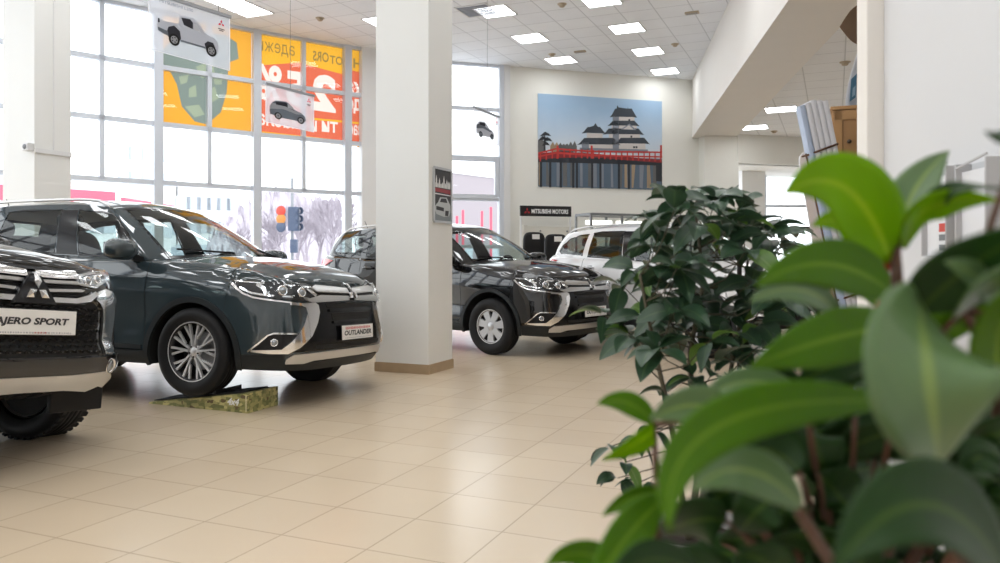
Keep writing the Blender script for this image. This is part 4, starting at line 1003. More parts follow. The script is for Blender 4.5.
p_roof,p_wallw,p_shade,p_red,p_dred,p_water,p_dark,p_tan,p_stone=PR('roof',(.035,.045,.06)),PR('white_wall',(.58,.54,.52)),PR('grey_wall',(.20,.22,.26)),PR('red',(.50,.035,.03)),PR('deep_red',(.22,.015,.02)),PR('water',(.09,.13,.18)),PR('dark',(.018,.022,.03)),PR('tan',(.34,.25,.16)),PR('stone',(.12,.12,.12))
class Print:
    def __init__(s): s.m=MB(); s.mats=[]; s.k=0
    def poly(s,pts,mt,lay):
        if mt not in s.mats: s.mats.append(mt)
        s.m.prism([mz(*p) for p in pts],.0007,Matrix.Translation((0,-.0005-.0008*lay,0))@Matrix.Rotation(PI/2,4,'X'),s.mats.index(mt)); return s
    def done(s,n): return s.m.build(n,s.mats,mural)
P=Print()
P.poly([(85,352),(670,372),(670,520),(85,500)],p_water,1)
rnd=random.Random(4)
for k in range(16):
    x=92+k*36+rnd.uniform(-8,8); P.poly([(x,385),(x+rnd.uniform(8,22),386),(x+rnd.uniform(8,22),495+.03*x),(x,492+.03*x)],rnd.choice([p_tan,p_stone,p_shade]),2)
P.poly([(85,350),(420,368),(670,392),(670,405),(420,395),(85,385)],p_dark,3)
for x in (98,140,188,245,262,333,372,460,508): P.poly([(x-5,375),(x+5,376),(x+5,500+.03*x),(x-5,500+.03*x)],p_dark,3)
P.poly([(640,390),(670,392),(670,512),(668,512),(668,480),(640,478)],p_dark,4)
P.done('water_print')
P=Print()
def roof(xl,xr,y,h,ov,mt=p_roof,lay=3):
    P.poly([(xl-ov,y+3),(xl-ov*.5,y-h*.25),(xl+6,y-h),(xr-6,y-h),(xr+ov*.5,y-h*.25),(xr+ov,y+5),(xr,y+2),(xl,y)],mt,lay)
# keep
P.poly([(430,168),(535,172),(535,200),(430,196)],p_wallw,2); P.poly([(430,168),(460,169),(460,330),(430,330)],p_shade,3)
P.poly([(425,205),(545,210),(548,240),(425,236)],p_wallw,2); P.poly([(412,240),(560,248),(565,285),(412,280)],p_wallw,2); P.poly([(460,275),(585,285),(590,328),(460,325)],p_wallw,2)
roof(436,528,172,38,20); P.poly([(448,138),(452,118),(458,128),(500,134),(503,128),(508,142)],p_roof,4)
roof(425,540,213,22,20); roof(405,560,254,26,22); roof(462,588,298,26,22); P.poly([(468,232),(510,205),(545,236)],p_shade,4); P.poly([(480,231),(508,212),(530,233)],p_wallw,5)
for x,y in ((515,262),(528,312),(540,312),(505,184)): P.poly([(x,y),(x+9,y),(x+9,y+9),(x,y+9)],p_dark,5)
# small turret and long wing
P.poly([(308,248),(382,252),(382,285),(308,282)],p_wallw,2); roof(306,376,248,28,22); P.poly([(316,222),(340,215),(349,202),(356,215),(366,226)],p_roof,4)
P.poly([(285,292),(450,300),(450,328),(285,325)],p_wallw,2); roof(290,440,302,30,28); P.poly([(285,292),(318,293),(318,330),(285,330)],p_shade,3)
P.poly([(275,318),(600,328),(600,345),(275,340)],p_shade,3)
# pines and bare trees on the left
for x,y,r in ((118,255,26),(108,275,24),(128,280,22),(120,300,18)): P.poly([(x-r,y+9),(x-r*.5,y-3),(x-2,y-13),(x+r*.6,y-4),(x+r,y+8),(x+3,y+5)],p_dark,3)
P.poly([(112,260),(117,260),(119,335),(110,335)],p_dark,3); P.poly([(85,285),(100,272),(113,292),(113,340),(85,340)],p_stone,2)
for x in (140,158,175,190,205,222,240): P.poly([(x,310),(x+12,292+rnd.uniform(-8,8)),(x+22,312),(x+22,338),(x,336)],rnd.choice([p_stone,p_tan]),2)
P.done('castle_print')
P=Print()
P.poly([(85,345),(180,335),(330,345),(500,362),(670,378),(670,392),(500,378),(330,362),(180,366),(85,372)],p_dred,6)
P.poly([(85,340),(172,318),(172,325),(85,348)],p_red,7); P.poly([(172,320),(330,332),(670,338),(670,345),(330,340),(172,328)],p_red,7)
P.poly([(85,356),(172,336),(172,345),(85,364)],p_red,7); P.poly([(172,338),(330,350),(670,360),(670,367),(330,358),(172,347)],p_red,7)
for k in range(22):
    x=92+k*27; y0=(342-.25*(x-85)) if x<172 else 320+.05*(x-172); P.poly([(x,y0),(x+6,y0),(x+6,y0+42),(x,y0+42)],p_red,8)
for x in (168,326,660): P.poly([(x,308),(x+9,308),(x+9,370),(x,370)],p_red,9)
P.done('bridge_print')
# ---- films on the facade: three lozenges, lettering seen from behind
F_YEL=film('yellow_film',(.66,.335,.03),.62); F_ORG=film('amber_film',(.62,.29,.035),.62); F_RED=film('red_film',(.56,.115,.06),.62); F_WHT=film('white_film',(.62,.50,.44),.75); F_GRY=film('brown_letter_film',(.22,.15,.05),.6); F_GRN=film('grey_green_film',(.17,.205,.18),.6); F_GR2=film('pale_green_film',(.27,.31,.22),.6)
def facade_pt(px,py,off):
    """point just outside the glazed curve"""
    k=(px-500)/F_PX
    for (w,a,d,L,n) in [secs0]+secs:
        den=d.x-k*d.y
        t=(k*a.y-a.x)/den if abs(den)>1e-9 else -1
        if -.02<=t<=L+.02 and (a+d*t).y>5:
            p=a+d*t; z=CAM_H+(HZ-py)/F_PX*p.y; return Vector((p.x,p.y,z))-n*off
    return None
def film_poly(mb,pts,mi,off,step=14):
    Pp,T=cdt(dens(pts,8),[],step); V=[]
    for p in Pp: V.append(facade_pt(p[0],p[1],off))
    if any(v is None for v in V): return
    mb.add(V,T,mi)
fb=empty('window_banner',facade_pt(300,90,.05)); tag(fb,'orange and red advertising film on the upper panes with lettering seen from behind','banner')
class Film:
    """one sheet cut into pieces of different film; later pieces lie over earlier ones"""
    def __init__(s): s.pts=[];s.ed=[];s.lay=[]
    def loop(s,pts,part):
        pts=dens(pts,9); o=len(s.pts); s.pts+=[Vector(p) for p in pts]; s.ed+=[(o+i,o+(i+1)%len(pts)) for i in range(len(pts))]; s.lay.append((part,[pts]))
    def text(s,t,x0,x1,y0,y1,slope,part,bold=0.):
        """lettering facing the street: mirrored in the room"""
        V,Fc=text_geo(t,1,bold); V=fit(V,x1-x0,y1-y0); cx=(x0+x1)/2; cy=(y0+y1)/2; W=[(cx-v.x,cy-v.y+slope*-v.x) for v in V]; cnt={}
        for f in Fc:
            for i in range(len(f)): e=(min(f[i],f[(i+1)%len(f)]),max(f[i],f[(i+1)%len(f)])); cnt[e]=cnt.get(e,0)+1
        o=len(s.pts); s.pts+=[Vector(w) for w in W]; s.ed+=[(o+a,o+b) for (a,b),c in cnt.items() if c==1]; s.lay.append((part,[[W[i] for i in f] for f in Fc]))
    def build(s,parts,off,parent):
        x0=min(p.x for p in s.pts);x1=max(p.x for p in s.pts);y0=min(p.y for p in s.pts);y1=max(p.y for p in s.pts)
        pts=s.pts+[Vector((x0+(x1-x0)*i/26+.37,y0+(y1-y0)*j/18+.41)) for i in range(26) for j in range(18)]
        V,_,Fc,_,_,_=delaunay_2d_cdt(pts,s.ed,[],0,1e-4); box=[[(min(p[0] for q in l for p in q),max(p[0] for q in l for p in q),min(p[1] for q in l for p in q),max(p[1] for q in l for p in q)) for _ in (0,)][0] for _,l in s.lay]
        out={}
        for f in Fc:
            c=sum((V[i] for i in f),Vector((0,0)))/len(f); hit=None
            for (part,ls),bx in zip(s.lay[::-1],box[::-1]):
                if bx[0]<=c.x<=bx[1] and bx[2]<=c.y<=bx[3] and any(inside(c,l) for l in ls): hit=part; break
            if hit: out.setdefault(hit,[]).append([V[i] for i in f])
        for part,tr in out.items():
            ix={};W=[];T=[]
            for t in tr:
                q=[]
                for p in t:
                    k=(round(p.x,4),round(p.y,4))
                    if k not in ix:
                        w=facade_pt(p.x,p.y,off); w=w if w else facade_pt(p.x-.6,p.y,off); ix[k]=len(W); W.append(w-parent.location if w else None)
                    q.append(ix[k])
                if all(W[i] is not None for i in q): T.append(q)
            W=[w if w is not None else Vector() for w in W]; obj(part,W,T,parts[part],parent)
Fm=Film()
Fm.loop([(160.5,4),(252.5,25),(252.5,136),(160.5,124)],'amber_ground'); Fm.loop([(253.5,27),(363.5,45),(363.5,147),(253.5,136)],'yellow_ground')
Fm.loop([(255,65),(300,62),(345,74),(345,68),(363,72),(363,142),(255,130)],'red_ground')
Fm.loop([(176,36),(196,30),(226,34),(238,42),(240,58),(230,62),(228,92),(222,112),(208,124),(196,121),(183,106),(178,84),(172,72),(162,66),(163,50)],'green_emblem')
for pts in ([(190,88),(197,84),(198,96),(190,97)],[(208,90),(216,86),(220,98),(210,104)],[(186,106),(200,104),(206,114),(196,117)],[(197,66),(214,60),(216,72),(203,78)],[(214,74),(224,72),(223,84),(216,84)],[(180,76),(190,74),(188,82),(182,84)]): Fm.loop(pts,'pale_marks')
Fm.loop([(300,116),(363,122),(363,124),(300,118)],'yellow_line')
Fm.text('адежн',259,296,42.5,55,.17,'street_lettering'); Fm.text('ORS',314,330,51,61,.15,'street_lettering',.02); Fm.text('OT',331,344,55.5,64,.15,'street_lettering',.02); Fm.text('HI',351,362.5,58,67.5,.13,'street_lettering',.02)
Fm.text('2',312,337,74,111,.14,'white_lettering',.05); Fm.text('5',287,309,71,106,.14,'white_lettering',.05); Fm.text('%',258,283,64,100,.14,'white_lettering',.03)
Fm.text('ка',347,363,81,97,.12,'white_lettering',.03); Fm.text('до',347,363,98,113,.12,'white_lettering',.03)
Fm.text('час',350,363,124.5,135,.1,'white_lettering',.02); Fm.text('ти',323,339,121,132,.1,'white_lettering',.02); Fm.text('и',311,318,120,131,.1,'white_lettering',.02); Fm.text('масла',259,303,115,127,.12,'white_lettering',.02)
Fm.build(dict(amber_ground=F_ORG,yellow_ground=F_YEL,red_ground=F_RED,green_emblem=F_GRN,pale_marks=F_GR2,yellow_line=F_YEL,street_lettering=F_GRY,white_lettering=F_WHT),.06,fb)
# ---- hanging acrylic banners with a vehicle print
A_CLR=film('clear_print_sheet',(.80,.83,.90),.5,.55); A_WHT=film('whitened_sheet_edge',(.95,.95,.97),.5,.2)
I_SIL=film('ink_silver',(.50,.51,.55),.4); I_DK=film('ink_dark',(.05,.05,.06),.2); I_GLS=film('ink_window',(.62,.63,.66),.4); I_RED=film('ink_red',(.65,.02,.04),.35); I_TIRE=film('ink_tyre',(.03,.03,.03),.2); I_MID=film('ink_grey',(.17,.19,.22),.3)
def sheet_banner(name,TL,TR_,BR,BL,label,ink,art,word=None,rod=True,bands=()):
    """flat sheet between four world corners; the art is given in sheet coordinates 0..1"""
    o=empty(name,TL); tag(o,label,'hanging banner','hanging vehicle banners')
    ex=TR_-TL; ey=BL-TL; n=ex.cross(ey).normalized()
    if n.dot(Vector((0,0,CAM_H))-TL)<0: n=-n
    Q=lambda u,v,off=0.: ex*u+(BL-TL)*v*(1-u)+(BR-TR_)*v*u+n*off
    m=MB(); V=[Q(0,0,-.002),Q(1,0,-.002),Q(1,1,-.002),Q(0,1,-.002),Q(0,0,.002),Q(1,0,.002),Q(1,1,.002),Q(0,1,.002)]
    m.add(V,[[0,1,2,3],[7,6,5,4]],0); m.add(V,[[0,1,5,4],[1,2,6,5],[2,3,7,6],[3,0,4,7]],1)
    w=.012
    for a in ([(0,1-w*1.2),(1,1-w*1.2),(1,1),(0,1)],[(1-w,0),(1,0),(1,1),(1-w,1)],[(0,0),(w,0),(w,1),(0,1)]): m.add([Q(*p,.003) for p in a],[[0,1,2,3]],1)
    m.build('sheet',[A_CLR,A_WHT],o)
    m=MB(); mats=[]
    for mt,pts,lay in art:
        if mt not in mats: mats.append(mt)
        m.add([Q(u,v,.003+.0012*lay) for u,v in pts],[list(range(len(pts)))],mats.index(mt))
    m.build('vehicle_print',mats,o)
    m=MB()
    asp=ex.length/ey.length
    for D in diamonds((0,0),1): m.add([Q(.885+x*.048,.15-y*.048*asp+.01,.004) for x,y in D],[[0,1,2,3]],0)
    for k,ww in ((0,.085),(1,.055)): m.add([Q(.885-ww/2,.255+.03*k,.004),Q(.885+ww/2,.255+.03*k,.004),Q(.885+ww/2,.272+.03*k,.004),Q(.885-ww/2,.272+.03*k,.004)],[[0,1,2,3]],1)
    m.build('badge_print',[I_RED,I_DK],o)
    if word:
        V,Fc=text_geo(word,1,.0); V=fit(V,.40); m=MB(); m.add([Q(.33+v.x,.085-v.y*asp*.9,.004) for v in V],Fc,0); m.build('lettering',I_MID,o)
    m=MB(); m.bar(Q(-.01,-.015),Q(1.01,-.015),.03,.03); m.build('top_rail',mat('banner_rail',(.30,.31,.33),.4,.5),o)
    m=MB()
    for u in ((.5,) if rod else (.15,.85)): q=Q(u,-.02); m.tube([q,Vector((q.x,q.y,HC-TL.z))],.003,6)
    m.build('wire',M_GRILLE,o)
    return o
def circ(c,r,asp,n=18): return [(c[0]+r*math.cos(2*PI*k/n),c[1]+r*asp*math.sin(2*PI*k/n)) for k in range(n)]
def truck_art(asp=1.6):
    S=lambda pts:[((x-70)/730,(y-yt(x))/hh(x)) for x,y in pts]
    yt=lambda x:-60+ (x-70)*.27; hh=lambda x:455-(x-70)*.02
    A=[(I_SIL,S([(148,160),(150,145),(205,170),(325,190),(340,130),(365,125),(470,148),(530,205),(570,272),(640,300),(680,335),(692,400),(680,425),(655,430),(575,390),(545,385),(345,320),(330,330),(240,290),(185,262),(150,240)]),0),
     (I_DK,S([(225,262),(240,215),(290,205),(340,250),(350,310),(335,335),(240,295)]),1),(I_DK,S([(560,350),(590,330),(640,345),(665,400),(660,440),(580,420)]),1),
     (I_DK,S([(352,140),(430,152),(455,180),(455,232),(375,200)]),1),(I_GLS,S([(460,185),(490,195),(520,240),(525,262),(462,235)]),1),(I_DK,S([(152,145),(165,150),(168,178),(152,182)]),1),
     (I_MID,S([(345,318),(560,375),(575,392),(345,335)]),2),(I_MID,S([(150,215),(235,250),(240,290),(185,265),(150,240)]),2)]
    for c in ((290,320),(622,410)):
        q=S([c])[0]; A+=[(I_TIRE,circ(q,.066,1.62),3),(I_SIL,circ(q,.042,1.62),4)]
        for k in range(5): a=2*PI*k/5; A.append((I_DK,circ((q[0]+.026*math.cos(a),q[1]+.042*math.sin(a)),.009,1.62,6),5))
    return A
def suv_art():
    yt=lambda x:38+(x-145)*.258; hh=lambda x:345
    S=lambda pts:[((x-145)/450,(y-yt(x))/hh(x)) for x,y in pts]
    A=[(I_MID,S([(182,290),(180,230),(205,205),(235,188),(330,200),(385,250),(415,285),(470,310),(505,345),(515,385),(500,395),(440,385),(290,350),(230,325),(185,310)]),0),(I_SIL,S([(183,232),(205,212),(280,225),(410,290),(480,325),(430,322),(300,270),(183,262)]),1),
     (I_DK,S([(232,198),(325,210),(338,222),(338,250),(238,226)]),2),(I_GLS,S([(343,222),(372,240),(408,280),(345,258)]),2)]
    for c in ((255,330),(465,380)):
        q=S([c])[0]; A+=[(I_TIRE,circ(q,.072,1.3),3),(I_SIL,circ(q,.048,1.3),4),(I_MID,circ(q,.016,1.3,8),5)]
    return A
H_=.50
def banner_at(px0,px1,yt0,yt1,yb0,yb1):
    d0=F_PX*H_/(yb0-yt0); d1=F_PX*H_/(yb1-yt1); return at(px0,yt0,d0),at(px1,yt1,d1),at(px1,yb1,d1),at(px0,yb0,d0)
sheet_banner('hanging_banner',*banner_at(148,230,-8,18,49,71),'large clear hanging banner with a silver pickup and red badge, top left',I_SIL,truck_art(),'MITSUBISHI L200',rod=False)
sheet_banner('hanging_banner',*banner_at(265.5,314,84,96.5,122,132.5),'small clear hanging banner with a grey estate car before the red film',I_MID,suv_art())
sheet_banner('hanging_banner',*banner_at(474,499,107.5,117.5,140,146),'small white hanging banner with a silver car before the corner window',I_SIL,[( I_MID if mt is I_SIL else (I_SIL if mt is I_MID else mt),[(u*.95,v) for u,v in pts],l) for mt,pts,l in suv_art()])
# ---- framed poster on the front column
q0=Vector((-.736,8.03,0)); pz0,pz1=at(0,222,8.3).z,at(0,168,8.2).z
o=empty('framed_poster',q0+GB*.004+GA*.10); tag(o,'narrow framed poster with white skyline and car on the side of the front column','poster'); PHh=pz1-pz0; PWd=.40
m=MB(); m.bar(Vector((0,0,pz0)),GA*PWd+Vector((0,0,pz0)),.03,.025); m.bar(Vector((0,0,pz1)),GA*PWd+Vector((0,0,pz1)),.03,.025); m.bar(Vector((0,0,pz0)),Vector((0,0,pz1)),.03,.025,up=GB); m.bar(GA*PWd+Vector((0,0,pz0)),GA*PWd+Vector((0,0,pz1)),.03,.025,up=GB); m.build('frame',mat('frame_grey',(.55,.56,.58),.35,.6),o)
m=MB(); mt=[PR('poster_dark',(.03,.03,.035)),PR('poster_white',(.75,.75,.75)),PR('poster_red',(.30,.03,.04)),PR('poster_grey',(.22,.25,.27)),PR('poster_silver',(.50,.53,.55))]
W=lambda u,v,l=0: GA*PWd*u+Vector((0,0,pz0+PHh*v))+GB*(.004+.001*l)
def pp(pts,mi,l): m.add([W(u,v,l) for u,v in pts],[list(range(len(pts)))],mi)
pp([(0,0),(1,0),(1,1),(0,1)],0,0); pp([(0,0),(1,0),(1,.22),(0,.30)],3,1); pp([(.0,.56),(1,.54),(1,.62),(0,.63)],2,1); pp([(0,.51),(1,.505),(1,.525),(0,.53)],1,2)
rnd=random.Random(8)
for k in range(11):
    u=.02+.085*k; h=rnd.uniform(.05,.22); pp([(u,.64),(u+.07,.64),(u+.07,.66+h*.6),(u+.035,.66+h),(u,.66+h*.6)],1,2)
pp([(.06,.20),(.08,.30),(.22,.36),(.34,.46),(.72,.47),(.86,.38),(.94,.33),(.95,.20),(.86,.12),(.55,.10),(.14,.14)],4,3); pp([(.32,.37),(.40,.44),(.68,.45),(.76,.37)],0,4); pp([(.12,.22),(.55,.20),(.55,.27),(.12,.29)],0,4); pp([(.62,.12),(.80,.12),(.84,.22),(.64,.22)],0,4)
m.build('print',mt,o)
# ---- lit name sign on a white stand by the back wall
s0=on_back(520,.55); s1=on_back(571,.55); z1=at(0,205.5,s0.y).z; z0=at(0,216,s0.y).z; ang=math.atan2((s1-s0).y,(s1-s0).x); SW=(s1-s0).length
o=empty('sign_stand',(s0.x,s0.y,0),ang); tag(o,'white stand with a black sign reading MITSUBISHI MOTORS by the back wall','sign')
m=MB(); m.box((SW/2,0,(z0+z1)/2),(SW,.05,z1-z0),bev=.005); sg=m.build('sign_board',mat('sign_black',(.012,.012,.014),.3),o)
m=MB(); V,Fc=text_geo('MITSUBISHI MOTORS',1,.03); V=fit(V,SW*.72,(z1-z0)*.42); m.add([Vector((SW*.575+v.x,-.028,(z0+z1)/2+v.y-.005)) for v in V],Fc,0)
m.build('lettering',mat('sign_white',(.85,.85,.85),.4),sg)
m=MB()
for D in diamonds((0,0),(z1-z0)*.36): m.add([Vector((SW*.13+x,-.028,(z0+z1)/2-.012+y)) for x,y in D],[[0,1,2,3]],0)
m.build('badge',mat('sign_red',(.45,.02,.03),.4),sg)
m=MB(); m.bar((.02,0,0),(.02,0,z1),.03); m.bar((SW-.02,0,0),(SW-.02,0,z1),.03); m.build('posts',M_STEEL,o)
m=MB(); zb=at(0,226,s0.y).z; m.box((SW/2+.1,.10,zb/2+.02),(SW+.05,.03,zb-.04)); m.box((.14,.07,zb/2+.02),(.10,.05,zb)); m.build('back_panel',mat('stand_panel',(.66,.64,.58),.5),o)
m=MB()
for u in (.42,.95): m.lathe([(0,.012),(.02,.01),(.022,0)],10,Matrix.Translation((SW*u,.082,zb-.10))@face_rot((0,-1,0)))
m.build('fixings',M_GRILLE,o)
def office_chair(px,py,d,label,tall):
    p=at(px,py,d); o=empty('office_chair',(p.x,p.y,0),.3); tag(o,label,'chair','black office chairs')
    lumpy('backrest',M_BLACK,o,(0,0,p.z-tall*.5),(.48,.12,tall),pw=4); lumpy('seat',M_BLACK,o,(0,-.22,.50),(.50,.50,.10),pw=4)
    m=MB(); m.tube([(0,-.22,.12),(0,-.22,.46)],.03,10); m.bar((0,-.16,.46),(0,.04,.75),.06,.02)
    for k in range(5): a=2*PI*k/5; m.bar((0,-.22,.11),(.3*math.cos(a),-.22+.3*math.sin(a),.06),.04,.03)
    m.build('base',M_BLACK,o); m=MB()
    for k in range(5): a=2*PI*k/5; m.lathe([(0,-.02),(.028,-.02),(.03,0),(.028,.02),(0,.02)],12,Matrix.Translation((.3*math.cos(a),-.22+.3*math.sin(a),.03))@Matrix.Rotation(PI/2,4,'X'))
    m.build('castors',M_BLACK,o); m=MB(); m.box((.02,-.062,p.z-.10),(.16,.006,.10)); m.build('paper_slip',M_PLATE,o)
office_chair(534,232,16.2,'black high-backed office chair in front of the sign stand',.62)
office_chair(556,234,15.3,'black office chair mostly hidden behind the rear of the white car',.55)
# ---- lit glass display case
dC=15.6; L0=at(591,214,dC); R0=at(735,214,dC+1.5); ang=math.atan2(R0.y-L0.y,R0.x-L0.x); CW=(R0-L0).length; ZT=L0.z
o=empty('display_case',(L0.x,L0.y,0),ang); tag(o,'long glass display case with lit tubes along the back wall','display case')
m=MB(); m.box((CW/2,.30,.42),(CW,.6,.84),bev=.01)
for k in range(1,5): m.box((CW*k/5,-.002,.42),(.008,.01,.80),mi=1)
m.build('base_cabinet',[M_WHITE,M_GRILLE],o)
al=mat('case_aluminium',(.22,.23,.24),.4,.5)
m=MB()
for y in (0,.6):
    m.bar((0,y,ZT),(CW,y,ZT),.05,.05); m.bar((0,y,.86),(CW,y,.86),.03,.04)
    for k in range(6): m.bar((CW*k/5,y,.84),(CW*k/5,y,ZT),.04,.04)
for x in (0,CW): m.bar((x,0,ZT),(x,.6,ZT),.05,.05)
m.build('frame',al,o)
m=MB(); m.bar((0,.3,1.35),(CW,.3,1.35),.5,.01); m.build('shelf',M_PANE,o)
obj('glass_front',[(0,0,.86),(CW,0,.86),(CW,0,ZT),(0,0,ZT)],[[0,1,2,3]],M_PANE,o)
m=MB(); m.box((CW/2,.30,ZT-.01),(CW,.6,.012)); m.build('top_panel',al,o)
zt=at(0,222.5,dC+.4).z
for k in range(5): m=MB(); m.box((CW*(k+.5)/5,.30,zt),(CW/5*.80,.12,.09),bev=.02); m.build('lit_tube',M_TUBE,o)
# ---- camouflage ramps
def camo(name):
    m=bpy.data.materials.new(name); m.use_nodes=True; nt=m.node_tree; N=nt.nodes.new; L=nt.links.new; b=nt.nodes['Principled BSDF']
    tc=N('ShaderNodeTexCoord'); mp=N('ShaderNodeMapping'); mp.inputs['Scale'].default_value=(16,34,42); br=N('ShaderNodeTexVoronoi'); br.inputs['Scale'].default_value=1.0; br.distance='CHEBYCHEV'; br.inputs['Randomness'].default_value=.85; cr=N('ShaderNodeValToRGB'); cr.color_ramp.interpolation='CONSTANT'
    e=cr.color_ramp.elements; e[0].color=(.17,.18,.06,1); e[1].position=.25; e[1].color=(.36,.33,.13,1); x=e.new(.55); x.color=(.52,.47,.20,1); x=e.new(.78); x.color=(.25,.25,.09,1); x=e.new(.92); x.color=(.13,.09,.04,1)
    L(tc.outputs['Object'],mp.inputs[0]); L(mp.outputs[0],br.inputs['Vector']); sp=N('ShaderNodeSeparateColor'); L(br.outputs['Color'],sp.inputs[0]); L(sp.outputs[0],cr.inputs[0]); L(cr.outputs[0],b.inputs['Base Color']); b.inputs['Roughness'].default_value=.45
    return m
M_CAMO=camo('camouflage_print'); M_GRIP=mat('black_grip_strip',(.02,.02,.022),.7,bump=.3,nscale=90)
def ramp(tip,corner,far,h,label,mark=True):
    """wedge: sharp tip and tall corner of the near edge, far corner of the tall end"""
    tip=Vector((tip.x,tip.y,0)); c=Vector((corner.x,corner.y,0)); f=Vector((far.x,far.y,0)); d=c-tip; w=f-c; o=empty('wheel_ramp',tip); tag(o,label,'ramp','camouflage ramps')
    d0=d; L=d.length; dz=Vector((0,0,h)); V=[Vector(),d,d+w,w,Vector((0,0,.012)),d+dz,d+w+dz,w+Vector((0,0,.012))]
    m=MB(); m.add(V,[[3,2,1,0],[4,5,6,7],[0,1,5,4],[1,2,6,5],[2,3,7,6],[3,0,4,7]]); m.build('body',M_CAMO,o)
    S=lambda t,s,e=.003: d*t+w*s+Vector((0,0,.012+(h-.012)*t+e))
    m=MB()
    for a,b in ((.02,.60),(.66,.93)): m.add([S(a,.1),S(b,.1),S(b,.9),S(a,.9),S(a,.1,.01),S(b,.1,.012),S(b,.9,.012),S(a,.9,.01)],[[4,5,6,7],[0,1,5,4],[1,2,6,5],[2,3,7,6],[3,0,4,7]])
    m.add([S(.62,.08),S(.66,.08),S(.66,.92),S(.62,.92),S(.62,.08,.012),S(.66,.08,.045),S(.66,.92,.045),S(.62,.92,.012)],[[4,5,6,7],[0,1,5,4],[1,2,6,5],[2,3,7,6],[3,0,4,7]])
    m.build('grip_strip',M_GRIP,o)
    if mark:
        n=Vector((d.y,-d.x,0)).normalized()*.003; V,Fc=text_geo('4x4',1,.04,shear=.3); V=fit(V,.12,.055); m=MB(); m.add([d.normalized()*(L*.93+v.x-.07)+n+Vector((0,0,h*.52+v.y)) for v in V],Fc); m.build('printed_mark',mat('mark_white',(.8,.8,.78),.5),o)
        m=MB(); e=d.normalized(); m.add([e*(L-.022)+n+Vector((0,0,.01)),e*(L-.012)+n+Vector((0,0,.01)),e*(L-.012)+n+Vector((0,0,h*.9)),e*(L-.022)+n+Vector((0,0,h*.88))],[[0,1,2,3]]); m.build('edge_stripe',mat('mark_cream',(.72,.66,.40),.5),o)
    return o
fl=lambda px,py: at(px,py,F_PX*CAM_H/(py-HZ))
ramp(fl(149,403.5),fl(248,413.5),fl(278,405),.155,'low camouflage-printed wedge ramp under the teal-grey car\'s front wheel')
wc=CAR4@Vector((.05,-.83,0)); hd=Vector((math.cos(math.radians(16)),-math.sin(math.radians(16)),0)); wl=Vector((-hd.y,hd.x,0))
ramp(wc-hd*.62-wl*.17,wc+hd*.28-wl*.17,wc+hd*.28+wl*.17,.20,'camouflage-printed wedge ramp under the black off-roader, outside the picture',False)
# ---- brochure holders on the partition
def holder(t,z,label,marks):
    o=empty('brochure_holder',PW+PD*t+Vector((0,0,z)),math.atan2(PD.y,PD.x)); tag(o,label,'brochure holder','leaflet holders on the partition')
    # local +x runs along the wall toward the viewer, +y is into the wall
    m=MB(); m.box((.11,-.006,.155),(.22,.004,.31)); m.bar((0,-.03,0),(.22,-.03,0),.05,.004); m.build('back_plate',mat('clear_acrylic_edge',(.62,.63,.65),.2),o)
    m=MB(); m.box((.11,-.036,.14),(.208,.006,.285)); m.build('leaflet',mat('leaflet_paper',(.80,.80,.82),.5),o)
    m=MB(); m.box((.005,-.03,.155),(.010,.055,.31)); m.box((.215,-.03,.155),(.010,.055,.31)); m.bar((0,-.055,.295),(.22,-.055,.32),.006,.006); m.build('side_rails',mat('grey_acrylic',(.46,.45,.45),.3),o)
    m=MB()
    for u,v,w_,h_,k in marks: m.box((u,-.0395,v),(w_,.001,h_),mi=k)
    if marks: m.build('leaflet_print',[mat('leaf_red',(.6,.06,.04),.5),mat('leaf_grey',(.18,.19,.20),.5)],o)
zH=at(0,168,2.75).z
holder(.62,zH-.31,'acrylic leaflet holder on the partition, left one, mostly behind leaves',[(.14,.10,.05,.03,0),(.14,.065,.05,.022,1),(.14,.03,.05,.02,1)])
holder(.905,zH-.315,'acrylic leaflet holder on the partition, right one, near the picture edge',[])
# ---- cupboard, strapped panels and sheets behind the partition
M_WOOD=mat('pale_brown_veneer',(.42,.235,.095),.45,noise=.15,nscale=5); M_WOOD2=mat('panel_veneer',(.37,.20,.08),.45,noise=.15,nscale=5)
c0=at(832,107,5.0); o=empty('tall_cupboard',(c0.x,c0.y,0),-.05); tag(o,'tall light-brown wooden cupboard behind the partition edge','cupboard'); zt=c0.z
o.rotation_euler=(0,0,-.37)
m=MB(); m.box((.30,.25,zt/2),(.60,.48,zt),bev=.004); m.box((.30,.24,zt-.012),(.62,.52,.024),bev=.004); m.build('carcass',M_WOOD,o)
for z0,z1,kz in ((zt-.52,zt-.03,at(0,143,5).z),(.06,zt-.53,1.0)):
    m=MB(); m.box((.155,-.004,(z0+z1)/2),(.285,.02,z1-z0),bev=.003); d=m.build('door',M_WOOD2,o)
    m=MB()
    for x in (.035,.272): m.box((x,-.018,(z0+z1)/2),(.05,.012,z1-z0),bev=.002)
    for z in (z0+.03,z1-.03): m.box((.155,-.018,z),(.285,.012,.06),bev=.002)
    m.build('door_frame',M_WOOD,d)
    m=MB(); m.lathe([(0,.03),(.012,.028),(.014,.018),(.006,.012),(.006,0)],16,Matrix.Translation((.10,-.014,kz))@face_rot((0,-1,0))); m.build('knob',mat('dark_knob',(.05,.03,.015),.4),d)
    m=MB(); m.box((.45,-.004,(z0+z1)/2),(.285,.02,z1-z0),bev=.003); m.build('door',M_WOOD2,o)
M_PNL=mat('white_plastic_panel',(.74,.75,.80),.35,noise=.04); M_PNLB=mat('blue_white_panel',(.46,.55,.72),.35); M_CORD=mat('brown_cord',(.10,.045,.02),.6)
o=empty('panel_bundle',(at(830,258,4.7).x+.24,4.7,0)); tag(o,'leaning bundle of tall white panels tied with brown cord beside the cupboard','panels')
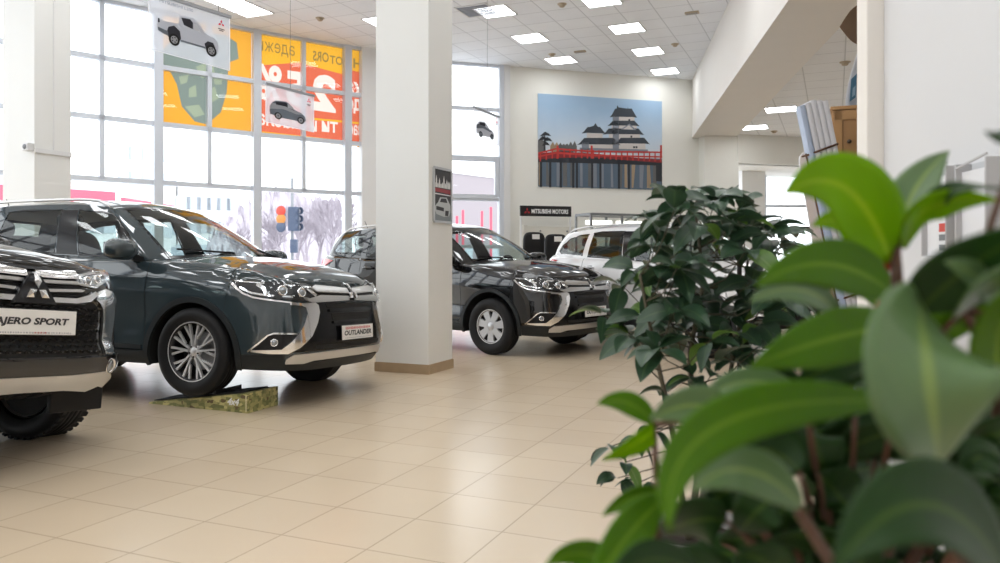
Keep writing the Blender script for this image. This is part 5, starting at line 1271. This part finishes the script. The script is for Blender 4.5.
tp=at(797,104,4.7); lean=Vector((tp.x-o.location.x,0,tp.z)); ax=lean.normalized(); sd=Vector((ax.z,0,-ax.x))
for k in range(5):
    m=MB(); x0=.035*k; b=[(x0,0),(x0+.003,-.028),(x0+.018,-.031),(x0+.0335,-.028),(x0+.0348,.0),(x0+.030,.05),(x0+.006,.05)]
    Mx=Matrix((sd,Vector((0,1,0)),ax)).transposed().to_4x4(); h=lean.length*(1-.004*abs(k-2))
    m.prism(b,h,Mx); m.build('panel',M_PNLB if k==0 else M_PNL,o)
m=MB()
for hh in (.86,.45):
    c=ax*lean.length*hh; m.tube([c+sd*-.01+Vector((0,-.01,-.012)),c+sd*.06+Vector((0,-.036,0)),c+sd*.172+Vector((0,-.036,.018)),c+sd*.20+Vector((0,.03,.018)),c+sd*.1+Vector((0,.06,0)),c+sd*-.01+Vector((0,.05,-.01)),c+sd*-.01+Vector((0,-.01,-.012))],.006,8)
m.tube([ax*lean.length*.86+sd*-.012+Vector((0,-.01,0)),ax*lean.length*.45+sd*-.012+Vector((0,-.012,0)),sd*-.0+Vector((0,-.03,.02))],.006,8); m.build('cord',M_CORD,o)
o2=empty('leaning_panel',(at(812,258,5.6).x+.22,5.6,0)); tag(o2,'single pale panel with a rounded top leaning behind the tied bundle','panels'); tp=at(797,153,5.6); lean=Vector((tp.x-o2.location.x,0,tp.z)); ax=lean.normalized(); sd=Vector((ax.z,0,-ax.x)); Mx=Matrix((sd,ax,Vector((0,-1,0)))).transposed().to_4x4(); H=lean.length
m=MB(); m.prism([(0,0),(.16,0),(.16,H-.06),(.145,H-.02),(.11,H),(.04,H-.004),(.01,H-.03),(0,H-.07)],.02,Mx); m.build('board',M_PNL,o2)
m=MB(); m.tube([sd*.155+Vector((0,-.025,.02)),sd*.155+ax*(H-.08)+Vector((0,-.025,0))],.008,8); m.build('edge_strip',M_CORD,o2)
# dark tubular rail between the plant and the bundle
o=empty('display_rail',at(735,258,6.2)*1); o.location.z=0; tag(o,'black metal rail on posts behind the leafy plant','rail'); a=Vector((0,0,at(0,228.5,6.2).z)); b=Vector((at(822,0,6.2).x-o.location.x,0,a.z))
m=MB(); m.bar(a,b,.035,.03); m.build('top_rail',M_BLACK,o)
for t in (.05,.95): m=MB(); q=a.lerp(b,t); m.bar(Vector((q.x,0,0)),q,.03,.03); m.box((q.x,0,.01),(.28,.28,.02),bev=.004); m.build('post',M_BLACK,o)
m=MB(); m.bar(Vector((a.x,0,.55)),Vector((b.x,0,.55)),.02,.02); m.build('lower_rail',M_BLACK,o)
# sheets standing on the cupboard
zc=c0.z; yc=5.22
o=empty('poster_sheet',(at(842,0,yc).x,yc,zc)); tag(o,'curled white sheet with a small blue picture standing on the cupboard','poster')
V=[];Fc=[]
for i in range(9):
    t=i/8
    for j in range(9):
        s=j/8; xl=.012+.16*max(0,t-.18)**1.3; x=xl+(.34-xl)*s; V.append(Vector((x,-.03+.10*math.sin(PI*s*.7)*(.4+.6*t),t*.52)))
for i in range(8):
    for j in range(8): a=i*9+j; Fc.append([a,a+1,a+10,a+9])
s=obj('sheet',V,Fc,mat('sheet_white',(.70,.73,.80),.5),o,True); md=s.modifiers.new('thick','SOLIDIFY'); md.thickness=.003
m=MB(); m.add([(.035,-.036,.07),(.075,-.036,.10),(.085,-.036,.26),(.045,-.036,.22)],[[0,1,2,3]],0); m.add([(.05,-.038,.10),(.07,-.038,.115),(.075,-.038,.18),(.055,-.038,.16)],[[0,1,2,3]],1); m.build('picture',[mat('print_teal',(.08,.20,.30),.5),mat('print_pale_blue',(.35,.50,.62),.5)],o)
o=empty('pennant',(at(861,0,5.45).x,5.45,zc)); tag(o,'brown curved pennant on a pole at the top beside the partition','pennant')
za=at(0,28,5.45).z-zc; zb=at(0,3,5.45).z-zc; zd=at(0,46,5.45).z-zc; xl=at(838,0,5.45).x-o.location.x
pts=cat([(0,zb,0),(xl*.5,(zb+za)/2+.03,-.02),(xl,za,-.03)],6)+cat([(xl,za,-.03),(xl*.5,za-.09,-.02),(0,zd,0)],6)[1:]
V=[Vector((x,y,z)) for x,z,y in pts]; s=obj('cloth',V,[list(range(len(V)))],mat('brown_cloth',(.17,.105,.06),.8,noise=.1,nscale=30),o); md=s.modifiers.new('thick','SOLIDIFY'); md.thickness=.004
m=MB(); m.tube([(.005,0,0),(.005,0,zb+.1)],.012,10); m.build('pole',mat('green_grey_pole',(.10,.16,.14),.4),o)
# ================================================================== outside the glass
M_GND=mat('wet_asphalt_and_snow',(.62,.63,.66),.8,noise=.25,nscale=.4)
slab('ground_outside',[(-90,-30),(90,-30),(90,120),(-90,120)],-.5,-.13,M_GND)
M_BW=mat('white_cladding',(.80,.80,.80),.6); M_BR=mat('red_fascia',(.75,.10,.16),.5); M_BWIN=mat('pale_window_glass',(.50,.55,.60),.2); M_BP=mat('pinkish_render',(.33,.29,.31),.8)
def building(name,px0,px1,d0,d1,ytop,label,red,wins,col=M_BW,depth=8):
    a=at(px0,ytop,d0); b=at(px1,ytop,d1); h=(a.z+b.z)/2; ex=Vector((b.x-a.x,b.y-a.y,0)); L=ex.length; o=empty(name,(a.x,a.y,-.13),math.atan2(ex.y,ex.x)); tag(o,label,'building','buildings across the road')
    m=MB(); m.box((L/2,depth/2,h/2),(L,depth,h)); m.build('walls',col,o)
    m=MB(); m.box((L/2,depth/2,h+.08),(L+.2,depth+.2,.16)); m.build('roof',M_BW,o)
    if red: m=MB(); z0,z1,u0,u1=red; m.box((L*(u0+u1)/2,-.1,h-(z0+z1)/2),(L*(u1-u0),.3,z1-z0)); m.build('fascia',M_BR,o)
    nx,nz,ww,wh,zt=wins
    for i in range(nx):
        for k in range(nz):
            m=MB(); m.box((L*(i+.5)/nx,-.03,h-zt-k*wh*1.9),(ww,.10,wh)); m.build('window',M_BWIN,o)
    return o
building('shop_building',-60,113,34,40,177,'white shop building with a long red fascia across the road',(.35,1.05,0,1),(9,1,1.5,.9,2.0))
building('shop_building',121,171,52,60,196,'low white building with a thin red fascia right of the shop',(.3,1.3,0,1),(5,1,1.6,.8,2.4))
building('apartment_building',118,176,88,92,140,'pale apartment block behind the low red-banded building',None,(5,8,1.4,1.5,1.5))
building('apartment_building',178,238,92,96,186,'distant pale block left of the bare trees',None,(6,4,1.6,1.5,2.0))
building('office_building',446,526,60,68,176,'pinkish building beyond the corner window',None,(6,2,1.0,1.2,6.2),M_BP)
rnd=random.Random(11)
M_BARK=mat('hazy_bark',(.36,.32,.36),.9)  # distance haze is put into the bark's pale colour
def bare_tree(px,d,h,label):
    b=at(px,258,d); o=empty('bare_tree',(b.x,b.y,-.13)); tag(o,label,'tree','bare trees beyond the facade')
    m=MB()
    def grow(p,dr,L,r,lev):
        q=p+dr*L; m.tube([p,p.lerp(q,.5)+Vector((rnd.uniform(-.05,.05)*L,rnd.uniform(-.05,.05)*L,0)),q],[r,r*.8,r*.62],5,caps=False)
        if lev==0: return
        for k in range(4 if lev>1 else 5):
            t=rnd.uniform(.45,1); a=rnd.uniform(0,2*PI); s=rnd.uniform(.35,.8); nd=(dr+Vector((math.cos(a)*s,math.sin(a)*s,rnd.uniform(-.05,.25)))).normalized()
            grow(p.lerp(q,t),nd,L*rnd.uniform(.55,.75),r*.5,lev-1)
    m.tube([(0,0,0),(0,0,h*.25)],[.16,.13],7); t=m.build('trunk',M_BARK,o); m=MB()
    for k in range(3): grow(Vector((0,0,h*(.16+.06*k))),Vector((rnd.uniform(-.3,.3),rnd.uniform(-.3,.3),1)).normalized(),h*.34,.09,4)
    m.build('branches',M_BARK,o)
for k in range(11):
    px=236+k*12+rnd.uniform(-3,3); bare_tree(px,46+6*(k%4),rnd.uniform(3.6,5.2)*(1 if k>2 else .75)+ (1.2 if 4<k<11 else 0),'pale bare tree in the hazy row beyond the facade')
# woodland ridge behind the row of trees
def ridge(px0,px1,d0,d1,ytop):
    a=at(px0,258,d0); b=at(px1,258,d1); n=60; V=[];Fc=[]; o=empty('distant_woodland',(a.x,a.y,-.13)); tag(o,'hazy pinkish-grey belt of distant bare woodland beyond the facade','woodland',kind='stuff')
    r=random.Random(3); ex=Vector((b.x-a.x,b.y-a.y,0)); nr=Vector((-ex.y,ex.x,0)).normalized(); m=8
    for i in range(n+1):
        t=i/n; d=d0+(d1-d0)*t; H=at(0,ytop(t)+r.uniform(-5,5),d).z+.13
        for j in range(m+1):
            s=j/m; V.append(ex*t+nr*(5*math.sin(s*PI/2)+r.uniform(-.4,.4))+Vector((0,0,H*s+r.uniform(-.25,.25)*(s>0))))
        V.append(ex*t+nr*14)
    k=m+2
    for i in range(n):
        for j in range(m+1): q=i*k+j; Fc.append([q,q+k,q+k+1,q+1])
    obj('crowns',V,Fc,mat('hazy_twigs',(.50,.46,.51),.95,noise=.12,nscale=1.2),o)  # crowns carry the haze in their pale pinkish colour
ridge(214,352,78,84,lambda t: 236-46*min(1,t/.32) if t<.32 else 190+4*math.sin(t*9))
# traffic light
dT=32; p=at(294,258,dT); o=empty('traffic_light',(p.x,p.y,-.13)); tag(o,'traffic light with red and amber lamps outside the facade','traffic light')
zt=at(0,207,dT).z+.13; zb=at(0,231,dT).z+.13; mid=(zt+zb)/2; hh=zt-zb
m=MB(); m.tube([(-.1,.1,0),(-.1,.1,zt+1.2)],.06,10); m.build('pole',M_GRILLE,o)
M_TLB=mat('signal_blue_grey',(.05,.07,.12),.5)
m=MB(); m.box((0,0,mid),(.42,.34,hh),bev=.03)
for k in range(3): m.lathe([(.15,.0),(.15,.18),(.14,.18),(.14,0)],16,Matrix.Translation((.17,-.06,zb+hh*(k+.5)/3))@face_rot((.8,-.6,0)))
m.build('signal_box',M_TLB,o)
m=MB(); m.box((-.52,.06,mid),(.26,.26,hh*.96),bev=.03); sbx=m.build('signal_box',M_TLB,o)
for k,mt in ((2,mat('red_signal',(.30,.02,.015),.4,emit=(1,.12,.05),es=.5)),(1,mat('amber_signal',(.30,.10,.015),.4,emit=(1,.45,.1),es=.5)),(0,M_TLB)):
    m=MB(); T=Matrix.Translation((-.52,-.08,zb+hh*(k+.5)/3))@face_rot((-.25,-1,0)); m.lathe([(0,.06),(.16,.05),(.20,.02),(.22,-.01)],20,T); m.build('lamp',mt,sbx)
m=MB(); m.box((0,.02,zb-.62),(.28,.26,.55),bev=.03); m.build('walk_signal',M_TLB,o)
for px,h,lb in ((457,216,'short red post outside the corner window, left pair'),(463,210,'taller red post outside the corner window, left pair'),(482,211,'single thin red post outside the middle of the corner window'),(491,207,'red post outside the right end of the corner window')):
    d=27; p=at(px,258,d); o=empty('red_post',(p.x,p.y,-.13)); tag(o,lb,'post','red posts outside the corner window'); zt=at(0,h,d).z+.13
    m=MB(); m.box((0,0,zt/2),(.085,.085,zt),bev=.015); m.build('shaft',M_BR,o); m=MB(); m.box((0,0,.06),(.18,.18,.10),bev=.02); m.build('foot',M_GRILLE,o)
# ================================================================== plants
def leaf_mat(name,top,rib,rough=.32,through=.25,vein=.35,spec=.5):
    m=bpy.data.materials.new(name); m.use_nodes=True; nt=m.node_tree; N=nt.nodes.new; L=nt.links.new; b=nt.nodes['Principled BSDF']; out=nt.nodes['Material Output']
    uv=N('ShaderNodeUVMap'); sp=N('ShaderNodeSeparateXYZ'); L(uv.outputs[0],sp.inputs[0])
    a=N('ShaderNodeMath'); a.operation='SUBTRACT'; a.inputs[1].default_value=.5; L(sp.outputs['Y'],a.inputs[0]); ab=N('ShaderNodeMath'); ab.operation='ABSOLUTE'; L(a.outputs[0],ab.inputs[0])
    mr=N('ShaderNodeMapRange'); mr.inputs[1].default_value=.015; mr.inputs[2].default_value=.07; mr.inputs[3].default_value=1; mr.inputs[4].default_value=0; L(ab.outputs[0],mr.inputs[0])
    # side veins
    wv=N('ShaderNodeTexWave'); wv.inputs['Scale'].default_value=2.2; wv.inputs['Distortion'].default_value=.6; cb=N('ShaderNodeCombineXYZ'); s=N('ShaderNodeMath'); s.operation='SUBTRACT'; L(sp.outputs['X'],s.inputs[0]); L(ab.outputs[0],s.inputs[1]); L(s.outputs[0],cb.inputs[0]); L(cb.outputs[0],wv.inputs['Vector'])
    vr=N('ShaderNodeMapRange'); vr.inputs[1].default_value=.93; vr.inputs[2].default_value=1; vr.inputs[4].default_value=vein; L(wv.outputs['Fac'],vr.inputs[0])
    mx=N('ShaderNodeMath'); mx.operation='MAXIMUM'; L(mr.outputs[0],mx.inputs[0]); L(vr.outputs[0],mx.inputs[1])
    ns=N('ShaderNodeTexNoise'); ns.inputs['Scale'].default_value=14; tc=N('ShaderNodeTexCoord'); L(tc.outputs['Object'],ns.inputs['Vector'])
    c0=N('ShaderNodeMix'); c0.data_type='RGBA'; c0.inputs[6].default_value=(*[c*.8 for c in top],1); c0.inputs[7].default_value=(*[c*1.2 for c in top],1); L(ns.outputs['Fac'],c0.inputs[0])
    c1=N('ShaderNodeMix'); c1.data_type='RGBA'; L(mx.outputs[0],c1.inputs[0]); L(c0.outputs[2],c1.inputs[6]); c1.inputs[7].default_value=(*rib,1)
    L(c1.outputs[2],b.inputs['Base Color']); b.inputs['Roughness'].default_value=rough; b.inputs['Specular IOR Level'].default_value=spec
    t=N('ShaderNodeBsdfTranslucent'); ms=N('ShaderNodeMixShader'); ms.inputs[0].default_value=through
    hs=N('ShaderNodeHueSaturation'); hs.inputs['Value'].default_value=1.5; hs.inputs['Hue'].default_value=.485; L(c1.outputs[2],hs.inputs['Color']); L(hs.outputs[0],t.inputs[0])
    L(b.outputs[0],ms.inputs[1]); L(t.outputs[0],ms.inputs[2]); L(ms.outputs[0],out.inputs[0])
    return m
class Leaves:
    """blades gathered in one mesh with (length, width) coordinates"""
    def __init__(s): s.V=[];s.F=[];s.U=[]
    def blade(s,B,M_,T,w,roll,fold=.25,nl=12,nw=6,peak=.85,wave=0.,cup=0.,face=None):
        """quadratic midline B-M-T, half width w, roll about the midline from facing `face`"""
        B,M_,T=Vector(B),Vector(M_),Vector(T); o=len(s.V); face=face or Vector((0,-1,.0))
        for i in range(nl+1):
            t=i/nl; p=B*(1-t)**2+M_*2*t*(1-t)+T*t*t; d=((M_-B)*(1-t)+(T-M_)*t).normalized()
            n=(face-d*face.dot(d)); n=n.normalized() if n.length>1e-4 else d.orthogonal().normalized()
            n=Matrix.Rotation(roll,3,d)@n; sd=d.cross(n)
            ww=w*max(.0,(math.sin(PI*min(1,t**peak)))**.75)*(1-.18*t)*(1 if t<.85 else 1-((t-.85)/.15)**2*.25) if 0<t<1 else w*.03
            for j in range(nw+1):
                q=-1+2*j/nw
                s.V.append(p+sd*ww*q+n*(abs(q)**1.3*ww*fold)+n*wave*ww*math.sin(t*9+q*2)*abs(q)+n*cup*ww*(q*q))
                s.U.append((t,(q+1)/2))
        for i in range(nl):
            for j in range(nw):
                a=o+i*(nw+1)+j; s.F.append([a,a+1,a+nw+2,a+nw+1])
    def build(s,name,m,parent,thick=.0):
        org=parent.location if parent else Vector()
        o=obj(name,[v-org for v in s.V],s.F,m,parent,True); uv=o.data.uv_layers.new(name='UVMap')
        for l in o.data.loops: uv.data[l.index].uv=s.U[l.vertex_index]
        if thick: md=o.modifiers.new('thick','SOLIDIFY'); md.thickness=thick; md.offset=0
        return o
M_STEM=mat('brown_stem',(.10,.045,.025),.6,noise=.3,nscale=40); M_GSTEM=mat('green_stem',(.16,.22,.05),.45)
M_POT=mat('glazed_planter',(.32,.30,.28),.35,noise=.06); M_SOIL=mat('potting_soil',(.030,.020,.014),.95,noise=.4,nscale=60,bump=.6)
def pot(parent,c,r,h,z0):
    c=Vector((c[0],c[1],z0))-parent.location; m=MB(); m.lathe([(0,0),(r*.72,0),(r*.76,.01),(r*.98,h-.04),(r*1.04,h-.035),(r*1.05,h),(r*.95,h),(r*.93,h-.05)],48,Matrix.Translation(c)); m.build('pot',M_POT,parent)
    m=MB(); m.lathe([(r*.95,h-.05),(r*.5,h-.038),(0,h-.032)],32,Matrix.Translation(c)); m.build('soil',M_SOIL,parent)
# ---- leafy shrub in a floor pot
SH=empty('potted_shrub',(.60,2.45,0)); tag(SH,'tall dark-green leafy shrub between the white car and the broad-leaved plant','plant'); pot(SH,(.60,2.45),.19,.36,0)
LM=leaf_mat('dark_shrub_leaf',(.027,.062,.032),(.055,.105,.045),.34,.10,.2,.5); LMb=leaf_mat('bright_shrub_leaf',(.09,.19,.03),(.16,.26,.07),.35,.3,.25)
rnd=random.Random(21)
SIL=[(645,215),(668,197),(690,184),(718,183),(742,198),(772,206),(765,222),(795,240),(812,262),(800,300),(785,335),(765,372),(742,398),(712,392),(690,398),(676,372),(652,352),(632,340),(605,325),(598,308),(622,286),(612,262),(628,240),(640,225)]
m=MB(); sp=[at(692,520,2.45),at(700,440,2.42),at(690,360,2.44),at(702,290,2.42),at(696,215,2.44)]; sp=[Vector((.60,2.45,.30))]+sp
sp=[Vector(p) for p in cat([tuple(p) for p in sp],6)]; m.tube([p-SH.location for p in sp],[.014-.010*i/len(sp) for i in range(len(sp))],8)
sp2=[Vector(p) for p in cat([tuple(Vector((.61,2.46,.30))),tuple(at(716,430,2.55)),tuple(at(735,350,2.6)),tuple(at(748,260,2.62))],7)]; m.tube([p-SH.location for p in sp2],[.011-.007*i/len(sp2) for i in range(len(sp2))],8)
sp3=[Vector(p) for p in cat([tuple(Vector((.59,2.43,.30))),tuple(at(672,430,2.35)),tuple(at(655,350,2.28)),tuple(at(640,275,2.26))],7)]; m.tube([p-SH.location for p in sp3],[.010-.006*i/len(sp3) for i in range(len(sp3))],8)
spine=sp+sp2+sp3
lv=Leaves(); lb=Leaves()
def whorl(c,n,ln,dirn):
    for k in range(n):
        a=2*PI*k/n+rnd.uniform(-.5,.5); out=Vector((math.cos(a),math.sin(a),0))
        d=(out*rnd.uniform(.55,1)+dirn*.35+Vector((0,0,rnd.uniform(-.75,.35)))).normalized(); L=ln*rnd.uniform(.75,1.2)
        b=c+d*.012; mid=b+d*L*.5+Vector((0,0,.012)); t=b+d*L+Vector((0,0,-L*rnd.uniform(.1,.35)))
        up=Vector((rnd.uniform(-.3,.3),rnd.uniform(-.5,.1),1))
        (lb if rnd.random()<.07 else lv).blade(b,mid,t,L*rnd.uniform(.29,.36),rnd.uniform(-.5,.5),.22,8,4,face=up)
cl=[];tries=0
while len(cl)<84 and tries<6000:
    tries+=1; x=rnd.uniform(596,812); y=rnd.uniform(182,400)
    if not inside((x,y),SIL): continue
    p=at(x,y,2.45+rnd.uniform(-.26,.26))
    if any((p-q).length<.066 for q in cl): continue
    cl.append(p)
for p in cl:
    s=min(spine,key=lambda q:(q-p-Vector((0,0,-.10))).length); mid=s.lerp(p,.55)+Vector((0,0,-.03)); m.tube([q-SH.location for q in (s,mid,p)],[.0026,.002,.0015],5)
    whorl(p,rnd.randint(5,7),.096,(p-s).normalized())
for x,y,d in ((612,446,2.3),(626,462,2.28),(640,440,2.32),(618,478,2.3),(640,482,2.3),(668,392,2.35),(690,410,2.4),(733,392,2.5),(655,430,2.34),(700,440,2.45),(720,470,2.5)):
    p=at(x,y,d); s=min(sp,key=lambda q:(q-p).length); m.tube([q-SH.location for q in (s,s.lerp(p,.5)+Vector((0,0,.02)),p)],[.003,.002,.0015],5); whorl(p,4,.066,(p-s).normalized())
m.build('branches',mat('shrub_bark',(.075,.065,.04),.8,noise=.3,nscale=50),SH)
lv.build('foliage',LM,SH); lb.build('young_leaves',LMb,SH)
# ---- broad-leaved plant close to the viewer, on a plinth
PC=Vector((.36,.82,0))
PL=empty('plinth',PC); tag(PL,'slim plinth carrying the broad-leaved plant, below the picture','plinth'); m=MB(); m.box((0,0,.31),(.26,.26,.60),bev=.008); m.build('shaft',M_WHITE,PL); m=MB(); m.box((0,0,.01),(.30,.30,.02),bev=.004); m.box((0,0,.61),(.30,.30,.02),bev=.004); m.build('caps',M_STEEL,PL)
BP=empty('broad_leaved_plant',PC+Vector((0,0,.62))); tag(BP,'blurred broad-leaved green plant filling the right foreground','plant'); pot(BP,PC,.125,.20,.62)
G_MID=leaf_mat('fresh_leaf',(.095,.225,.008),(.20,.34,.025),.42,.42,.10,.28); G_YEL=leaf_mat('yellow_backlit_leaf',(.20,.37,.005),(.33,.46,.025),.42,.55,.10,.25); G_DRK=leaf_mat('dark_shaded_leaf',(.016,.050,.008),(.05,.10,.012),.42,.18,.10,.28); G_PAL=leaf_mat('pale_leaf',(.13,.225,.085),(.26,.37,.10),.30,.25,.10,.7)  # yellow green holds backlight in its colour, dark green the dense foliage's shade
M_REDL=mat('red_bract',(.55,.06,.02),.5)
st=MB()
def stem(pts,r,n=6):
    pts=[Vector(p) for p in cat([tuple(q) for q in pts],n)]; st.tube([p-BP.location for p in pts],[r*(1-.45*i/len(pts)) for i in range(len(pts))],9)
hub=Vector((PC.x,PC.y,.80))
S1=[hub,at(915,480,.80),at(905,400,.78),at(900,320,.76),at(896,262,.75),at(895,238,.75)]
S2=[hub+Vector((.02,-.05,0)),at(975,520,.62),at(945,480,.56)]
S3=[hub+Vector((-.05,0,0)),at(850,600,.72),at(822,548,.60),at(800,512,.56)]
S4=[hub+Vector((-.08,.0,0)),at(700,600,.80),at(660,545,.80),at(656,480,.80),at(654,425,.80)]
S5=[hub+Vector((.03,.02,0)),at(990,440,.80),at(985,360,.72),at(965,310,.66)]
for s,r in ((S1,.008),(S2,.007),(S3,.007),(S4,.005),(S5,.007)): stem(s,r)
def leaf(m,b,mid,t,wpx,roll,fold=.18,cup=0.,pet=None,wave=.0,peak=.85):
    """(px,py,d) triples for foot, bend and tip"""
    B,M_,T=at(*b),at(*mid),at(*t); M2=M_*2-(B+T)/2; l=Leaves(); d=(b[2]+mid[2]+t[2])/3
    l.blade(B,M2,T,wpx/F_PX*mid[2],math.radians(roll),fold,18,8,cup=cup,wave=wave,peak=peak); l.build('leaf',m,BP,.0012)
    if pet is not None: q=Vector(pet); st.tube([x-BP.location for x in (q,(q+B)/2+Vector((0,0,.004)),B)],[.0032,.0028,.0024],7)
top=S1[-1]
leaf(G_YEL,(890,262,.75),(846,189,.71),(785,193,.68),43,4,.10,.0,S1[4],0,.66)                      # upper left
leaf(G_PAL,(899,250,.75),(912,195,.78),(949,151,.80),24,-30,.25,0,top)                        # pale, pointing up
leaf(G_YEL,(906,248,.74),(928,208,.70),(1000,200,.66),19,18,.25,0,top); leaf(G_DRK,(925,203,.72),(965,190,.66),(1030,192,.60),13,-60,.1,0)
leaf(G_YEL,(890,268,.78),(852,226,.80),(812,226,.80),18,20,.2,0,S1[4])
leaf(G_MID,(890,292,.74),(826,264,.70),(756,286,.66),29,8,.12,.0,S1[4],0,.72)
leaf(G_PAL,(842,318,.72),(800,290,.68),(749,302,.66),17,20,.2,0,S1[3])
leaf(G_MID,(896,326,.73),(822,341,.68),(751,367,.64),31,8,.12,.0,S1[3],0,.72)
leaf(G_DRK,(896,345,.80),(840,362,.78),(798,385,.78),28,10,.2,0,S1[3])
leaf(G_MID,(893,318,.80),(868,280,.84),(835,262,.86),20,-10,.2,0,S1[3])
leaf(G_PAL,(938,468,.56),(928,376,.50),(918,298,.60),76,-6,.14,.10,S2[-1],.02,1.25)                # large upright blade
leaf(G_MID,(892,402,.60),(722,424,.52),(670,532,.48),30,8,.12,.0,S1[2])                     # long arching leaf
leaf(G_PAL,(803,508,.56),(745,470,.54),(692,492,.54),26,25,.2,0,S3[-1])
leaf(G_DRK,(1010,585,.52),(930,505,.46),(832,572,.44),52,35,.1,.1,S2[0])                      # lower right
leaf(G_MID,(655,425,.80),(628,403,.80),(597,404,.80),13,15,.2,0,S4[-1])
leaf(G_YEL,(655,428,.80),(640,440,.79),(603,460,.78),15,-25,.25,0,S4[-1])
leaf(G_MID,(660,492,.78),(632,498,.76),(602,516,.75),10,20,.3,0,S4[-2])
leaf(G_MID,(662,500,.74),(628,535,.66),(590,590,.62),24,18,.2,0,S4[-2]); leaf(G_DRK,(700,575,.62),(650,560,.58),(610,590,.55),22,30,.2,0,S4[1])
leaf(G_MID,(640,590,.70),(590,555,.68),(545,566,.66),16,20,.2,0,S4[1])
leaf(G_PAL,(740,420,.70),(695,405,.70),(650,420,.70),22,5,.2,0,S4[-1]); leaf(G_PAL,(800,392,.74),(745,382,.74),(700,402,.74),16,28,.2,0,S1[2])
leaf(G_DRK,(918,312,.64),(965,270,.58),(1040,225,.52),38,-22,.15,.05,S5[-1]); leaf(G_PAL,(955,318,.60),(990,285,.55),(1040,268,.52),26,15,.2,0,S5[-1])
leaf(G_PAL,(1015,330,.60),(985,285,.57),(945,262,.55),20,15,.2,0,S5[-1]); leaf(G_MID,(930,350,.70),(975,300,.66),(1030,300,.62),34,10,.15,0,S5[-1])
leaf(G_MID,(1000,380,.62),(1000,330,.56),(1030,280,.52),30,-30,.2,0,S5[-2]); leaf(G_DRK,(1025,125,.60),(1005,138,.58),(985,131,.57),9,20,.2,0,S5[-1])
rnd=random.Random(5)
for k in range(95):      # the dense inner leaves, their shade put into the dark green
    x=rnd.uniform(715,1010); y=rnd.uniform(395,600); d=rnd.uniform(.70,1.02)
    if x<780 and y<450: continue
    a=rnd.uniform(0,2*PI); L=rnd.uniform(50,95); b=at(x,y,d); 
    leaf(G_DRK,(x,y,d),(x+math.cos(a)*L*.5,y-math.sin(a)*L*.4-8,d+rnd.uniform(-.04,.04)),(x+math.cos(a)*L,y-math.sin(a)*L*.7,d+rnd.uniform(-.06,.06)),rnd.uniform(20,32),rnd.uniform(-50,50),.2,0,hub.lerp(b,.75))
st.build('stems',M_STEM,BP)
for px,py in ((880,256),(884,264),(876,311)):
    q=at(px,py,.76)-BP.location; m=MB(); m.add([q+Vector(v) for v in ((-.008,0,-.006),(.0,-.004,.012),(.010,0,-.004),(.001,.004,-.012),(.001,.006,.0))],[[0,1,2],[0,2,3],[4,1,0],[4,2,1],[4,3,2],[4,0,3]]); m.build('red_bract',M_REDL,BP)
# ------------------------------------------------------------------ the four cars
crossover(CAR1,paint('teal_grey_paint',(.030,.044,.051)),'dark teal-grey crossover with ten-spoke alloy wheels, front wheel up on a small ramp','car','crossovers in the hall','alloy',PLATE_OUT,rises=(.035,-.03,.03,-.03))
crossover(CAR2,paint('black_paint',(.005,.005,.006)),'black crossover with silver plastic wheel covers behind the front column','car','crossovers in the hall','cover',PLATE_OUT)
crossover(CAR3,paint('white_paint',(.78,.78,.79),0,.25),'white crossover in front of the lit glass case, behind the leafy plant','car','crossovers in the hall','cover',PLATE_OUT)
offroader(CAR4,paint('black_metallic_paint',(.010,.010,.011)),'black off-roader with a chrome grille and long white name board, cut by the left edge','car')
# ================================================================== light and camera
w=bpy.data.worlds.new('overcast_sky'); sc.world=w; w.use_nodes=True
bg=w.node_tree.nodes['Background']; bg.inputs[0].default_value=(.93,.965,1,1); bg.inputs[1].default_value=4.2
cd=bpy.data.cameras.new('camera'); cam=bpy.data.objects.new('camera',cd); COL.objects.link(cam); sc.camera=cam
cam.location=(0,0,CAM_H); cam.rotation_euler=(PI/2,0,0); cd.sensor_width=36; cd.lens=36*F_PX/1000; cd.shift_y=-(281.5-HZ)/1000
cd.clip_start=.05; cd.clip_end=400
cd.dof.use_dof=True; cd.dof.focus_distance=7.2; cd.dof.aperture_fstop=cd.lens/7.5
sc.view_settings.view_transform='Standard'; sc.view_settings.look='None'; sc.view_settings.gamma=1; sc.view_settings.use_curve_mapping=False
sc.view_settings.exposure=-0.36
sc.cycles.use_denoising=True; sc.cycles.max_bounces=10; sc.cycles.transparent_max_bounces=24; sc.cycles.diffuse_bounces=5; sc.cycles.glossy_bounces=4; sc.cycles.caustics_reflective=False; sc.cycles.caustics_refractive=False; sc.cycles.sample_clamp_indirect=6
